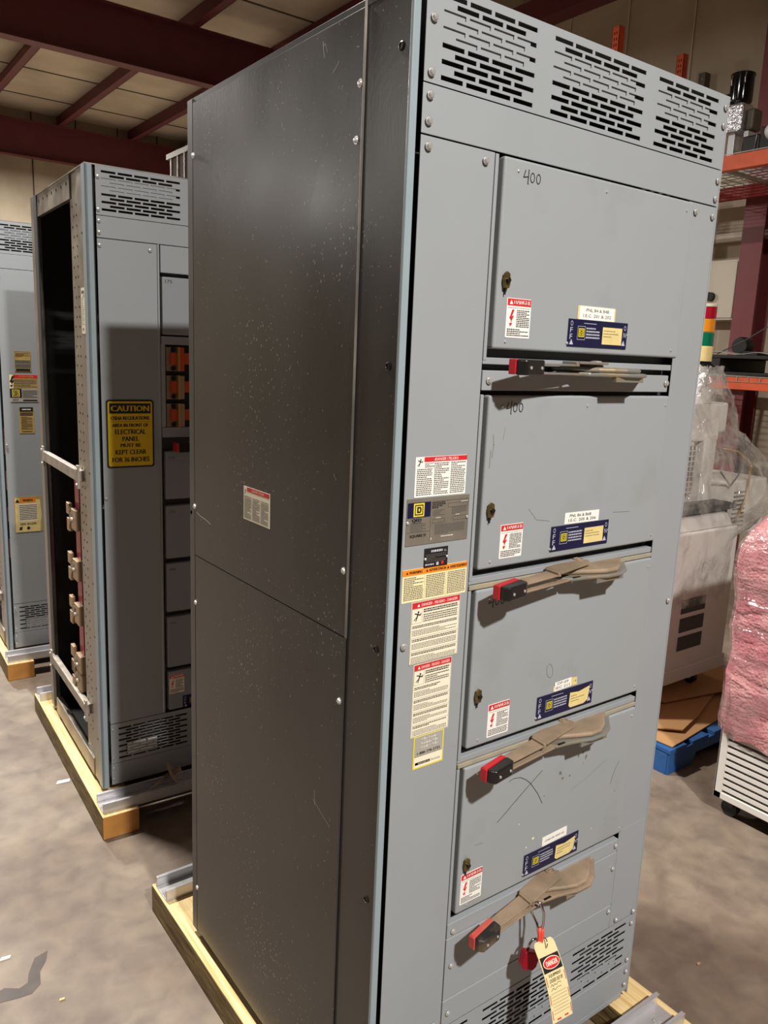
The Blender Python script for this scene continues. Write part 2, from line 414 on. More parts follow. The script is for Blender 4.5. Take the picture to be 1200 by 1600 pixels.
class Lab:
    """a flat printed sheet: u to the right, v up, n out of the surface"""
    def __init__(s, O, U=(1, 0, 0), V=(0, 0, 1), rot=0.0):
        U = Vector(U).normalized(); V = Vector(V).normalized()
        c, q = math.cos(R(rot)), math.sin(R(rot))
        s.U = U * c + V * q; s.V = V * c - U * q; s.N = s.U.cross(s.V); s.O = Vector(O); s.mb = MB(); s.rnd = random.Random(int(abs(O[0] * 977 + O[2] * 331) * 10))
    def P(s, u, v, h): return s.O + s.U * u + s.V * v + s.N * h
    def base(s, w, h, m, t=0.0006, r=0.0):
        s.w, s.h = w, h
        if r:
            pts = []
            for cx, cy, a0 in ((w - r, r, -90), (w - r, h - r, 0), (r, h - r, 90), (r, r, 180)):
                for k in range(5):
                    a = R(a0 + 22.5 * k); pts.append((cx + r * math.cos(a), cy + r * math.sin(a)))
        else: pts = [(0, 0), (w, 0), (w, h), (0, h)]
        n = len(pts)
        s.mb.add([s.P(u, v, 0.0) for u, v in pts] + [s.P(u, v, t) for u, v in pts],
                 [tuple(range(n, 2 * n)), tuple(range(n))[::-1]] + [(i, (i + 1) % n, n + (i + 1) % n, n + i) for i in range(n)], m)
        s.t = t; return s
    def poly(s, pts, m, l=1):
        h = s.t + 0.00025 * l
        s.mb.add([s.P(u, v, h) for u, v in pts], [tuple(range(len(pts)))], m); return s
    def rect(s, u0, v0, u1, v1, m, l=1): return s.poly([(u0, v0), (u1, v0), (u1, v1), (u0, v1)], m, l)
    def frame(s, u0, v0, u1, v1, t, m, l=1):
        s.rect(u0, v0, u1, v0 + t, m, l); s.rect(u0, v1 - t, u1, v1, m, l); s.rect(u0, v0 + t, u0 + t, v1 - t, m, l); return s.rect(u1 - t, v0 + t, u1, v1 - t, m, l)
    def text(s, body, cu, cv, h, m, w=None, l=2, bold=0.0):
        vs, fs, asp = text_geo(body); w = w or h * asp; hh = s.t + 0.00025 * l
        for dx in ((0,) if not bold else (-bold, 0, bold)):
            s.mb.add([s.P(cu + x * w + dx, cv + y * h, hh + abs(dx) * 0.01) for x, y in vs], fs, m)
        return s
    def lines(s, u0, v0, u1, v1, n, m='inkg', l=2, para=0.18, fill=0.5):
        dv = (v1 - v0) / n
        for i in range(n):
            v = v1 - (i + 0.5) * dv; u = u0
            end = u1 if s.rnd.random() > para else u0 + (u1 - u0) * s.rnd.uniform(0.4, 0.8)
            while u < end - 0.001:
                w = s.rnd.uniform(0.0018, 0.0055)
                e = min(u + w, end); s.rect(u, v - dv * fill / 2, e, v + dv * fill / 2, m, l); u = e + 0.0011
        return s
    def tri(s, cu, cv, r, m, l=2): return s.poly([(cu - r, cv - r * 0.8), (cu + r, cv - r * 0.8), (cu, cv + r)], m, l)
    def stroke(s, pts, w, m, l=1):
        for (a, b) in zip(pts[:-1], pts[1:]):
            d = Vector((b[0] - a[0], b[1] - a[1]));
            if d.length < 1e-6: continue
            d.normalize(); n = Vector((-d.y, d.x)) * w / 2; e = d * w * 0.3
            s.poly([(a[0] - n.x - e.x, a[1] - n.y - e.y), (b[0] - n.x + e.x, b[1] - n.y + e.y), (b[0] + n.x + e.x, b[1] + n.y + e.y), (a[0] + n.x - e.x, a[1] + n.y - e.y)], m, l)
        return s
    def build(s, name, parent, label=None):
        o = s.mb.build(name, parent)
        # keep printed faces pointing outwards
        if label: o['label'] = label
        return o

def logo(L, cu, cv, r, bg='yellow', fg='navy'):
    L.rect(cu - r, cv - r, cu + r, cv + r, bg, 2)
    L.frame(cu - r * 0.78, cv - r * 0.78, cu + r * 0.78, cv + r * 0.78, r * 0.16, fg, 3)
    L.rect(cu - r * 0.38, cv - r * 0.46, cu + r * 0.3, cv + r * 0.46, fg, 3)
    L.poly([(cu + r * 0.3, cv - r * 0.4), (cu + r * 0.44, cv - r * 0.2), (cu + r * 0.44, cv + r * 0.2), (cu + r * 0.3, cv + r * 0.4)], fg, 3)
    L.rect(cu - r * 0.12, cv - r * 0.22, cu + r * 0.14, cv + r * 0.22, bg, 4)
def bolt_icon(L, cu, cv, s_, m='lred'):
    L.poly([(cu + 0.1 * s_, cv + s_), (cu + 0.5 * s_, cv + s_), (cu + 0.12 * s_, cv + 0.25 * s_), (cu - 0.22 * s_, cv + 0.15 * s_)], m, 2)
    L.poly([(cu - 0.35 * s_, cv + 0.12 * s_), (cu + 0.45 * s_, cv + 0.3 * s_), (cu + 0.1 * s_, cv - 0.3 * s_), (cu - 0.15 * s_, cv - 0.12 * s_)], m, 3)
    L.poly([(cu + 0.02 * s_, cv - 0.1 * s_), (cu + 0.22 * s_, cv - 0.1 * s_), (cu - 0.05 * s_, cv - 0.75 * s_)], m, 2)
    L.poly([(cu - 0.3 * s_, cv - 0.6 * s_), (cu + 0.25 * s_, cv - 0.6 * s_), (cu - 0.08 * s_, cv - s_)], m, 3)
def man_icon(L, cu, cv, s_):
    L.stroke([(cu + 0.1 * s_, cv + 0.3 * s_), (cu, cv - 0.1 * s_)], 0.25 * s_, 'ink', 2)
    L.stroke([(cu, cv - 0.1 * s_), (cu - 0.3 * s_, cv - 0.9 * s_)], 0.16 * s_, 'ink', 3)
    L.stroke([(cu, cv - 0.1 * s_), (cu - 0.7 * s_, cv - 0.7 * s_)], 0.16 * s_, 'ink', 4)
    L.stroke([(cu + 0.1 * s_, cv + 0.3 * s_), (cu - 0.6 * s_, cv + 0.5 * s_)], 0.14 * s_, 'ink', 5)
    L.stroke([(cu + 0.1 * s_, cv + 0.3 * s_), (cu + 0.6 * s_, cv + 0.1 * s_), (cu + 0.7 * s_, cv + 0.4 * s_)], 0.14 * s_, 'ink', 6)
    L.rect(cu + 0.05 * s_, cv + 0.45 * s_, cu + 0.35 * s_, cv + 0.8 * s_, 'ink', 2)

def screw_mb(c, axis, r=0.0055, sign=-1, m='screw'):
    mb = MB(); pr = [(r, 0), (r, 0.0022 * sign), (r * 0.8, 0.004 * sign), (r * 0.3, 0.0046 * sign)]
    mb.lathe(c, [(r * 1.35, 0), (r * 1.35, 0.0012 * sign)], m, 12, axis)
    return mb.lathe((c[0], c[1], c[2]), pr, m, 12, axis)
def screws(parent, pts, r=0.0055, m='screw'):
    """pts = (x, z) on the front face"""
    for x, z in pts: screw_mb((x, -0.003, z), 'y', r, -1, m).build('screw', parent, smooth='auto')

def slot_bank(x0, n, pitch, sw, ztop, rows=11, dz=0.0124, sh=0.0076):
    H = []
    for r_ in range(rows):
        z1 = ztop - r_ * dz
        k = n if r_ % 2 == 0 else n - 1
        off = 0 if r_ % 2 == 0 else pitch / 2
        for i in range(k):
            a = x0 + off + i * pitch; H.append((a, a + sw, z1 - sh, z1))
    return H

# ------------------------------------------------------------------ the building
mb = MB(); mb.box(-14, 7.2, -14, 18, -0.1, 0, 'concrete'); floor = struct(mb.build('floor'))
def blot(pts, m, name, z=0.0008):
    b_ = MB(); b_.add([(x, y, z) for x, y in pts], [tuple(range(len(pts)))], m); return b_.build(name, floor)
st = [(-0.50, 1.27), (-0.455, 1.22), (-0.425, 1.18), (-0.405, 1.165), (-0.375, 1.125), (-0.362, 1.10), (-0.37, 1.085), (-0.392, 1.10), (-0.405, 1.075), (-0.425, 1.07), (-0.44, 1.055), (-0.462, 1.07), (-0.49, 1.075), (-0.52, 1.08), (-0.55, 1.13), (-0.56, 1.2)]
SP = lambda px, py: None
mb = MB(); mb.box(-14, 7.2, 17.8, 18, 0, 6.5, 'wallm')
wb = struct(mb.build('wall_back'))
mb = MB()
for i in range(24):
    x = -13.5 + i * 0.9; mb.box(x, x + 0.025, 17.785, 17.8, 0, 6.5, 'seam')
mb.build('panel_joint', wb)
mb = MB(); mb.box(7.0, 7.2, -14, 18, 0, 6.5, 'wallm'); wr = struct(mb.build('wall_right'))
mb = MB()
for i in range(38):
    y = -13.6 + i * 0.85 + 0.14
    mb.box(6.988, 7.0, y, y + 0.016, 0, 6.5, 'wseam')
mb.build('panel_joint', wr)
mb = MB(); mb.box(-14.2, -14, -14, 18, 0, 6.5, 'walld'); struct(mb.build('wall_left'))
mb = MB(); mb.box(-14.2, 7.2, -14.2, -14, 0, 6.5, 'walld'); struct(mb.build('wall_front'))
mb = MB(); mb.box(-14.2, 7.2, -14.2, 18, 6.5, 6.6, 'insul'); ce = struct(mb.build('ceiling'))
mb = MB()
for i in range(19):
    y = 16.6 - i * 1.7; mb.box(-14, 7, y, y + 0.035, 6.49, 6.5, 'seam')
mb.build('insulation_seam', ce)
def ibeam_x(x0, x1, y, z0, z1, w=0.2, m='maroon'):
    b_ = MB(); t = 0.016
    b_.box(x0, x1, y - w / 2, y + w / 2, z0, z0 + t, m); b_.box(x0, x1, y - w / 2, y + w / 2, z1 - t, z1, m)
    b_.box(x0, x1, y - 0.006, y + 0.006, z0 + t, z1 - t, m); return b_
n_t = 1
for y in (10.45, 17.35, 3.3, -3.6, -10.5):
    struct(ibeam_x(-14, 6.98, y, 5.5, 6.2, m='maroon').build('trim_%d' % n_t)); n_t += 1
for i in range(13):
    x = 5.65 - i * 1.52
    b_ = MB(); b_.box(x - 0.004, x + 0.004, -14, 17.8, 6.2, 6.49, 'maroon'); b_.box(x - 0.12, x + 0.004, -14, 17.8, 6.2, 6.208, 'maroon')
    b_.box(x, x + 0.12, -14, 17.8, 6.48, 6.488, 'maroon')
    struct(b_.build('trim_%d' % n_t)); n_t += 1
b_ = MB(); b_.box(6.72, 6.98, -14, 17.8, 5.85, 6.1, 'maroon'); struct(b_.build('trim_%d' % n_t)); n_t += 1
# wall columns
for y in (3.31, 10.45, 17.35, -3.6):
    b_ = MB(); b_.box(6.72, 6.735, y - 0.11, y + 0.11, 0, 5.85, 'maroonb'); b_.box(6.965, 6.98, y - 0.11, y + 0.11, 0, 5.85, 'maroonb')
    b_.box(6.735, 6.965, y - 0.006, y + 0.006, 0, 5.85, 'maroonb')
    struct(b_.build('trim_%d' % n_t)); n_t += 1
# horizontal girt on the right wall
b_ = MB(); b_.box(6.9, 6.985, -14, 17.8, 3.10, 3.18, 'wseam'); struct(b_.build('trim_%d' % n_t)); n_t += 1

# ------------------------------------------------------------------ the near switchboard
ZB = 0.115
def label_danger(L, w, h, head=0.0, hl='lred', body='white'):
    L.base(w, h, body, r=0.002)
    hh = h * 0.19
    L.rect(0.0015, h - hh, w - 0.0005, h - 0.001, hl, 1)
    L.tri(w * 0.17, h - hh * 0.55, hh * 0.32, 'white')
    L.text('DANGER', w * 0.62, h - hh * 0.5, hh * 0.5, 'white', w * 0.66, bold=0.0004)
    L.lines(w * 0.05, h - hh - h * 0.06, w * 0.95, h - hh - 0.003, 1, 'ink', para=0)
    bolt_icon(L, w * 0.2, h * 0.5, w * 0.24)
    L.lines(w * 0.42, h * 0.27, w * 0.95, h * 0.72, 10, 'ink')
    L.lines(w * 0.06, h * 0.04, w * 0.95, h * 0.24, 4, 'ink')

def opplate(L, w, h, paper):
    L.base(w, h, 'navy', t=0.0015)
    L.text('OFF', 0.009, h * 0.67, 0.0001, 'inkl', 0.0001) if False else None
    for k, ch in enumerate('OFF'): L.text(ch, 0.009, h * 0.84 - k * h * 0.24, h * 0.19, 'inkl', 0.0075)
    L.tri(0.011, h * 0.16, 0.006, 'inkl')
    for k, ch in enumerate('ON'): L.text(ch, w - 0.009, h * 0.80 - k * h * 0.26, h * 0.19, 'inkl', 0.0075)
    L.tri(w - 0.011, h * 0.22, 0.006, 'inkl')
    L.rect(0.046, h * 0.86, 0.085, h * 0.88, 'inkl', 1)
    L.frame(0.028, h * 0.26, 0.052, h * 0.76, 0.0008, 'inkl', 1)
    logo(L, 0.040, h * 0.52, 0.0085, 'yellow', 'ink')
    L.lines(0.055, h * 0.3, 0.098, h * 0.75, 4, 'inkl')
    if paper == 1:
        L.rect(0.106, h * 0.14, w - 0.018, h * 0.78, 'yellowed', 3)
        L.lines(0.109, h * 0.38, w - 0.03, h * 0.7, 3, 'inkg', 4, para=0.6, fill=0.25)
    else:
        L.poly([(0.106, h * 0.2), (0.112, h * 0.1), (w - 0.03, h * 0.1), (w - 0.016, h * 0.22), (w - 0.012, h * 0.84), (w - 0.05, h * 0.72), (0.108, h * 0.78)], 'yellowed', 3)
        L.lines(0.112, h * 0.3, w - 0.028, h * 0.66, 3, 'inkg', 4, para=0.6, fill=0.25)

def hand400(L, u, v, k=1.0):
    z = lambda pts: [(u + a * k, v + b * k) for a, b in pts]
    L.stroke(z([(0.004, 0.020), (0.0, 0.008), (0.010, 0.010)]), 0.0018, 'ink', 1)
    L.stroke(z([(0.012, 0.022), (0.011, 0.0), (0.012, -0.002)]), 0.0018, 'ink', 2)
    for c in (0.022, 0.037):
        L.stroke(z([(c + 0.005 * math.cos(t / 10 * 6.283), 0.010 + 0.008 * math.sin(t / 10 * 6.283)) for t in range(11)]), 0.0017, 'ink', 1)

def make_door(root, x0, x1, zb, zt, yf=-0.004):
    """raised door with a rolled edge, hinge side at the left"""
    mb = MB(); mb.box(x0, x1, yf, 0.024, zb, zt, 'grey2')
    return mb.build('door', root, bevel=0.0045, seg=3)

def make_latch(door, x, z, yf=-0.004):
    mb = MB()
    prof = [(x - 0.008, z + 0.001), (x - 0.006, z + 0.014), (x, z + 0.018), (x + 0.007, z + 0.014), (x + 0.009, z - 0.004), (x + 0.006, z - 0.012), (x - 0.005, z - 0.012)]
    mb.prism(prof, yf - 0.004, yf - 0.008, 'brass', 'y')
    mb.cyl((x, yf - 0.004, z + 0.004), 'y', 0.006, 0.006, 'brass', 14)
    mb.cyl((x + 0.001, yf - 0.013, z + 0.002), 'y', 0.0045, 0.005, 'blackp', 14)
    mb.box(x - 0.001, x + 0.001, yf - 0.005, yf - 0.001, z - 0.024, z - 0.010, 'blackp')
    return mb.build('latch', door, smooth=False)

def switch_handle(root, B, dusty=1, xo=0.0):
    """horizontal lever under a door whose lower edge is at B"""
    zt = B - 0.020
    am, cm, rm, km = ('dust', 'cast', 'red', 'blackp') if dusty < 2 else ('dust', 'dust', 'reddust', 'blackdust')
    if dusty == 0: am = 'cast'
    top = [(0.403, 0.025), (0.408, -0.004), (0.440, -0.024), (0.487, -0.038), (0.519, -0.052), (0.556, -0.062), (0.590, -0.062), (0.625, -0.044), (0.655, -0.018), (0.690, 0.010), (0.700, 0.025)]
    rim = [(0.403, 0.025), (0.405, -0.010), (0.436, -0.026), (0.452, -0.044), (0.498, -0.050), (0.55, -0.064), (0.592, -0.065), (0.632, -0.048), (0.662, -0.020), (0.695, 0.006), (0.702, 0.025)]
    mb = MB(); mb.prism(rim, zt - 0.026, zt - 0.018, cm)
    h = mb.build('switch_handle', root, bevel=0.003, seg=2)
    mb = MB(); mb.prism([(x + 0.004 * (1 if x < 0.55 else -1), y + 0.004 if y < 0 else y) for x, y in top], zt - 0.018, zt - 0.007, am if dusty else cm)
    mb.build('bracket_cover', h, bevel=0.006, seg=3)
    mb = MB(); mb.box(0.52, 0.61, -0.056, -0.046, zt - 0.036, zt - 0.026, cm); mb.box(0.456, 0.478, -0.046, -0.040, zt - 0.0175, zt - 0.0165, 'blackp'); mb.build('lock_flange', h, bevel=0.002)
    a = MB()
    a.prism([(0.545, -0.006), (0.536, -0.020), (0.528, -0.026), (0.408, -0.052), (0.408, -0.006), (0.523, 0.020)], zt - 0.002, zt + 0.003, am)
    a.prism([(0.410, -0.050), (0.410, -0.008), (0.402, -0.012), (0.400, -0.050)], zt - 0.007, zt + 0.002, am)
    a.prism([(0.404, -0.048), (0.404, -0.012), (0.285, -0.034), (0.278, -0.064)], zt - 0.007, zt - 0.003, am)
    a.prism([(0.446, -0.044), (0.446, -0.030), (0.285, -0.046), (0.280, -0.062)], zt - 0.024, zt - 0.020, am)
    a.build('lever_arm', h, bevel=0.001)
    pv = MB(); pv.lathe((0.524, 0.004, zt + 0.003), [(0.012, 0), (0.012, 0.002), (0.009, 0.003), (0.008, 0.0015), (0.004, 0.0015), (0.003, 0.003)], 'dust' if dusty else 'screw', 20)
    pv.build('pivot_rivet', h, smooth='auto')
    g = MB()
    g.prism([(0.215, -0.0635), (0.213, -0.050), (0.287, -0.033), (0.290, -0.045)], zt - 0.025, zt + 0.003, rm)
    g.prism([(0.213, -0.050), (0.215, -0.066), (0.2185, -0.066), (0.2185, -0.050)], zt - 0.025, zt + 0.003, rm)
    g.build('grip_red_half', h, bevel=0.002, seg=3)
    g = MB()
    g.prism([(0.2175, -0.0635), (0.2195, -0.074), (0.229, -0.083), (0.282, -0.073), (0.293, -0.066), (0.2925, -0.0445)], zt - 0.026, zt + 0.003, km)
    k = g.build('grip_black_half', h, bevel=0.004, seg=3)
    for gx, gy in ((0.240, -0.0815), (0.276, -0.0745)):
        s_ = MB(); s_.cyl((gx, gy + 0.001, zt - 0.012), 'y', 0.003, -0.002, 'screw', 10); s_.build('screw', h)
    return h

def shell(root, W_, D_, side_open=False):
    pass

def make_main():
    SH[0] = Vector((0, 0, ZB))
    root = empty('switchboard_cabinet', (0, 0, ZB), 'tall grey and black electrical switchboard section with four switch handles, nearest to the viewer', 'electrical cabinet')
    W_, D_, T_ = 0.9, 0.915, 2.439
    # frame
    mb = MB()
    mb.box(0.0, 0.004, 0.008, 0.128, ZB, T_, 'black')
    mb.build('corner_post', root)
    mb = MB()
    mb.box(-0.002, 0.006, 0.881, D_, ZB, T_, 'postgrey'); mb.box(0.0, 0.03, D_ - 0.004, D_, ZB, T_, 'black_edge')
    mb.build('rear_post', root, bevel=0.002)
    mb = MB(); mb.box(-0.002, 0.0135, 0.0, 0.008, ZB, T_, 'bluegrey'); mb.box(0.0095, 0.0135, 0.004, 0.03, ZB, T_, 'bluegrey')
    mb.box(0.0135, 0.03, 0.02, 0.024, ZB, T_, 'dark')
    mb.build('front_edge_strip', root, bevel=0.0035, seg=3)
    mb = MB(); mb.box(0.895, W_, 0.0, D_, ZB, T_, 'grey'); mb.build('right_side_panel', root, bevel=0.002)
    mb = MB(); mb.box(0.004, 0.895, D_ - 0.006, D_ - 0.001, ZB, T_, 'black_edge'); mb.build('back_panel', root)
    mb = MB(); mb.box(0.005, W_, 0.0, D_, T_ - 0.004, T_ + 0.001, 'grey'); mb.box(-0.001, 0.005, 0.008, D_, T_ - 0.012, T_ + 0.001, 'black_edge'); mb.build('roof_panel', root, bevel=0.001)
    mb = MB(); mb.box(0.01, 0.89, 0.04, D_ - 0.01, ZB + 0.002, ZB + 0.006, 'dark'); mb.box(0.01, 0.89, 0.03, 0.034, 0.40, 2.19, 'darkgrey')
    mb.build('inner_frame', root)
    # side panels
    g = 0.1345
    p = MB()
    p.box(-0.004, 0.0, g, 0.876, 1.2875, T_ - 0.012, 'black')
    L = Lab((-0.0042, 0, 0), (0, -1, 0)); L.t = 0; L.mb = p; q = random.Random(9)
    L.stroke([(-0.862, 1.408), (-0.84, 1.402), (-0.80, 1.398), (-0.775, 1.392)], 0.0022, 'scratch', 1)
    L.stroke([(-0.271, 2.407), (-0.268, 2.39), (-0.265, 2.378)], 0.0012, 'scratch', 1); L.stroke([(-0.262, 2.402), (-0.255, 2.385)], 0.0008, 'scratch', 2); L.stroke([(-0.235, 2.345), (-0.222, 2.352), (-0.215, 2.36)], 0.0009, 'scratch', 1)
    for k in range(260):
        yy = -q.uniform(0.15, 0.86); zz = q.uniform(1.3, 2.42)
        if q.random() > 0.35 + 0.65 * (1 + yy) ** 2: continue
        a_ = q.uniform(0, 6.28); l_ = q.uniform(0.002, 0.007)
        L.stroke([(yy, zz), (yy + l_ * math.cos(a_), zz + l_ * math.sin(a_))], q.uniform(0.0004, 0.0011), 'scratch', 1 + k % 3)
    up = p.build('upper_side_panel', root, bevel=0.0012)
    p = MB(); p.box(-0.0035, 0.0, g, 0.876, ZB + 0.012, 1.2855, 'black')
    L = Lab((-0.0037, 0, 0), (0, -1, 0)); L.t = 0; L.mb = p
    for k in range(150):
        yy = -q.uniform(0.15, 0.86); zz = q.uniform(0.2, 1.27); a_ = q.uniform(0, 6.28); l_ = q.uniform(0.002, 0.008)
        if q.random() > 0.4 + 0.6 * (1 + yy): continue
        L.stroke([(yy, zz), (yy + l_ * math.cos(a_), zz + l_ * math.sin(a_))], q.uniform(0.0004, 0.001), 'scratch', 1 + k % 3)
    L.stroke([(-0.24, 0.88), (-0.20, 0.862), (-0.17, 0.85)], 0.0008, 'scratch', 1); L.stroke([(-0.235, 0.905), (-0.232, 0.87)], 0.001, 'scratch', 2); lo = p.build('lower_side_panel', root, bevel=0.0012)
    p = MB(); p.box(-0.0055, 0.0, 0.1332, 0.1345, 1.287, T_ - 0.002, 'galv'); p.build('panel_lip', up)
    p = MB(); p.box(-0.0006, 0.002, 0.127, 0.1325, ZB, T_, 'dark'); p.build('groove', root)
    def sscrew(par, y, z, m='screw', r=0.0055, x=-0.004):
        screw_mb((x, y, z), 'x', r, -1, m).build('screw', par, smooth='auto')
    for y, z in ((0.143, 2.307), (0.150, 2.215), (0.147, 1.422), (0.872, 2.306), (0.875, 1.422)): sscrew(up, y, z)
    for y, z in ((0.148, 1.147), (0.872, 1.153), (0.872, 0.270)): sscrew(lo, y, z)
    for y, z in ((0.032, 1.823), (0.031, 2.339), (0.035, 1.295), (0.033, 0.762)):
        m_ = MB(); m_.lathe((0, y, z), [(0.0078, 0), (0.0078, -0.0015), (0.0055, -0.0025), (0.005, -0.0008)], 'blackp', 16, 'x'); m_.build('bolt_hole', root, smooth='auto')
    m_ = MB(); m_.lathe((0, 0.905, 1.40), [(0.009, 0), (0.009, -0.001), (0.006, -0.002)], 'blackp', 14, 'x'); m_.build('bolt_hole', root)
    # warning label on the side: u runs towards the front (-y)
    L = Lab((-0.0042, 0.584, 1.444), (0, -1, 0)); w, h = 0.130, 0.080
    L.base(w, h, 'ivory'); L.rect(0.018, h - 0.011, w, h - 0.001, 'lred'); L.text('DANGER / PELIGRO', w * 0.57, h - 0.006, 0.0055, 'ivory', 0.06)
    man_icon(L, 0.01, h - 0.012, 0.007)
    for k in range(3): L.lines(0.004 + k * 0.042, 0.004, 0.041 + k * 0.042, h - 0.022, 16, 'ink')
    L.build('danger_label', up, 'white three-column danger label with red heading')

    # vent plates
    def vent(z0, z1, top, back_rows, low=False):
        H = slot_bank(0.060, 4, 0.0563, 0.0485, top) + slot_bank(0.325, 5, 0.0553, 0.048, top) + slot_bank(0.639, 4, 0.0560, 0.048, top)
        mb = MB(); mb.grid_plate(0.024, 0.8935, z0, z1, 0.0, 0.0013, H, 'grey')
        o = mb.build('vent_plate', root)
        bk = MB(); a, b = back_rows
        bk.box(0.05, 0.265, 0.0028, 0.0045, b, a, 'grey'); bk.box(0.315, 0.568, 0.0028, 0.0045, b, a, 'grey'); bk.box(0.63, 0.828, 0.0028, 0.0045, b, a, 'grey')
        bk.build('baffle_or_lit_patch', o)
        return o
    v1 = vent(2.2855, T_ - 0.003, 2.4255, (2.404, 2.352))
    screws(v1, [(0.039, 2.383), (0.038, 2.296 + 0.005), (0.883, 2.414), (0.882, 2.376)])
    v2 = vent(0.217, 0.3725, 0.358, (0.262, 0.235))
    screws(v2, [(0.876, 0.349), (0.875, 0.235), (0.039, 0.35)], 0.005)
    mb = MB(); mb.box(0.024, 0.8935, 0.0, 0.0025, 2.206, 2.2835, 'grey'); p1 = mb.build('upper_filler_plate', root, bevel=0.001)
    screws(p1, [(0.038, 2.266), (0.037, 2.226), (0.884, 2.260), (0.882, 2.221)])
    mb = MB(); mb.box(0.024, 0.8935, 0.0, 0.0025, 0.130, 0.215, 'grey'); mb.box(0.024, 0.87, 0.0, 0.0025, ZB, 0.130, 'grey'); p2 = mb.build('lower_filler_plate', root, bevel=0.001)
    screws(p2, [(0.876, 0.197), (0.874, 0.157)], 0.005)
    mb = MB(); mb.box(0.024, 0.1935, 0.0, 0.0025, 0.3755, 2.2035, 'grey'); lp = mb.build('left_cover_plate', root, bevel=0.001)
    screws(lp, [(0.039, 2.187), (0.170, 2.186), (0.037, 1.305), (0.04, 0.40), (0.17, 0.40)])
    # right frame strip beside the doors
    mb = MB(); mb.box(0.7895, 0.8935, 0.0, 0.0025, 0.66, 2.2035, 'grey'); mb.box(0.7805, 0.8935, 0.0, 0.0025, 0.3745, 0.66, 'grey'); rp = mb.build('right_cover_plate', root, bevel=0.001)
    screws(rp, [(0.879, 2.182), (0.812, 2.184), (0.877, 1.267), (0.878, 0.385), (0.804, 0.390)])
    # bucket frames
    TT = [2.203, 1.776, 1.390, 1.004]; BB = [1.862, 1.431, 1.046, 0.657]
    for i, (t, b) in enumerate(zip(TT, BB)):
        mb = MB()
        mb.box(0.196, 0.204, 0.0, 0.03, b - 0.022, t, 'grey'); mb.box(0.196, 0.789, 0.026, 0.0295, b - 0.04, t, 'darkgrey')  # dark backing colour stands in for shade in the door gaps
        mb.box(0.196, 0.787, 0.001, 0.0255, b - 0.029, b - 0.0165, 'grey') if i != 3 else None
        if i in (1, 2): mb.box(0.196, 0.787, -0.002, 0.02, b - 0.040, b - 0.0305, 'dustledge')
        mb.build('bucket_frame', root, bevel=0.0012)
    def strip(z0, z1, x1=0.7785, m='grey', y0=-0.001, nm='filler_strip'):
        mb = MB(); mb.box(0.196, x1, y0, 0.02, z0, z1, m); return mb.build(nm, root, bevel=0.0015)
    s1 = strip(1.784, 1.8215); screws(s1, [(0.212, 1.803), (0.770, 1.804)], 0.0055)
    s2 = strip(0.604, 0.638); screws(s2, [(0.212, 0.618), (0.768, 0.622)], 0.005)
    s3 = strip(0.4465, 0.6015, 0.7785); screws(s3, [(0.212, 0.532), (0.765, 0.557)], 0.0045)
    s4 = strip(0.3755, 0.4445, 0.7785); screws(s4, [(0.212, 0.41), (0.767, 0.430)], 0.005)
    # doors
    tags = [('PNL B4 & B4B', 'I.E.C. 201 & 202'), ('PNL B6 & B6B', 'I.E.C. 205 & 206'), ('DP-09', 'IEC 211'), ('CHILLER FEED #2', None)]
    dng = [(0.243, 1.884, 0.065, 0.073), (0.268, 1.448, 0.064, 0.070), (0.269, 1.058, 0.063, 0.074), (0.223, 0.677, 0.063, 0.073)]
    for i, (t, b) in enumerate(zip(TT, BB)):
        d = make_door(root, 0.2145, 0.7995 if i == 0 else 0.788, b, t - 0.001)
        yl = -0.0042
        make_latch(d, 0.2325, (1.985, 1.550, 1.161, 0.774)[i])
        x, z, w, h = dng[i]
        L = Lab((x, yl, z)); label_danger(L, w, h); L.build('danger_label', d, 'small white danger label with red lightning bolt')
        L = Lab((0.418, yl, (1.8745, 1.4455, 1.0595, 0.6705)[i])); opplate(L, 0.188, 0.0545, 1 if i < 2 else 2)
        L.build('switch_plate', d, 'navy OFF and ON plate with a yellow square logo')
        for sx, sz in ((0.0, 0.006), (0.188, 0.03)):
            s_ = MB(); s_.lathe((0.418 + sx, yl, (1.8745, 1.4455, 1.0595, 0.6705)[i] + sz), [(0.0028, 0), (0.0028, -0.002), (0.001, -0.003)], 'screw', 10, 'y'); s_.build('rivet', d)
        for sx, sz in ((0.25, t - 0.022), (0.50, t - 0.022), (0.775, t - 0.022), (0.245, b + 0.014), (0.772, b + 0.016)):
            s_ = MB(); s_.lathe((sx, yl, sz), [(0.0028, 0), (0.0028, -0.0012), (0.001, -0.002)], 'screw', 10, 'y'); s_.build('rivet', d)
        if i == 0:
            L = Lab((0.4435, yl, 1.929)); L.base(0.119, 0.0275, 'yellowed', r=0.003); L.rect(0.005, 0.0005, 0.115, 0.027, 'white', 1)
            L.text(tags[0][0], 0.061, 0.0195, 0.0062, 'ink', 0.072); L.text(tags[0][1], 0.061, 0.0085, 0.0062, 'ink', 0.088)
            L.build('circuit_label', d, 'white printed circuit label')
        elif i == 1:
            L = Lab((0.458, yl, 1.502), rot=-0.5); L.base(0.112, 0.0245, 'white')
            L.text(tags[1][0], 0.050, 0.0175, 0.0062, 'ink', 0.070); L.text(tags[1][1], 0.057, 0.0075, 0.0062, 'ink', 0.090)
            L.build('circuit_label', d, 'white printed circuit label')
        elif i == 2:
            L = Lab((0.468, yl, 1.117)); L.base(0.012, 0.010, 'yellowed'); L.rect(0, 0, 0.012, 0.012, 'yellowed')
            L.poly([(0.052, 0.002), (0.081, 0.0), (0.079, 0.0195), (0.052, 0.022)], 'yellowed', 1)
            L.text('- 8', 0.072, 0.011, 0.004, 'ink', 0.009)
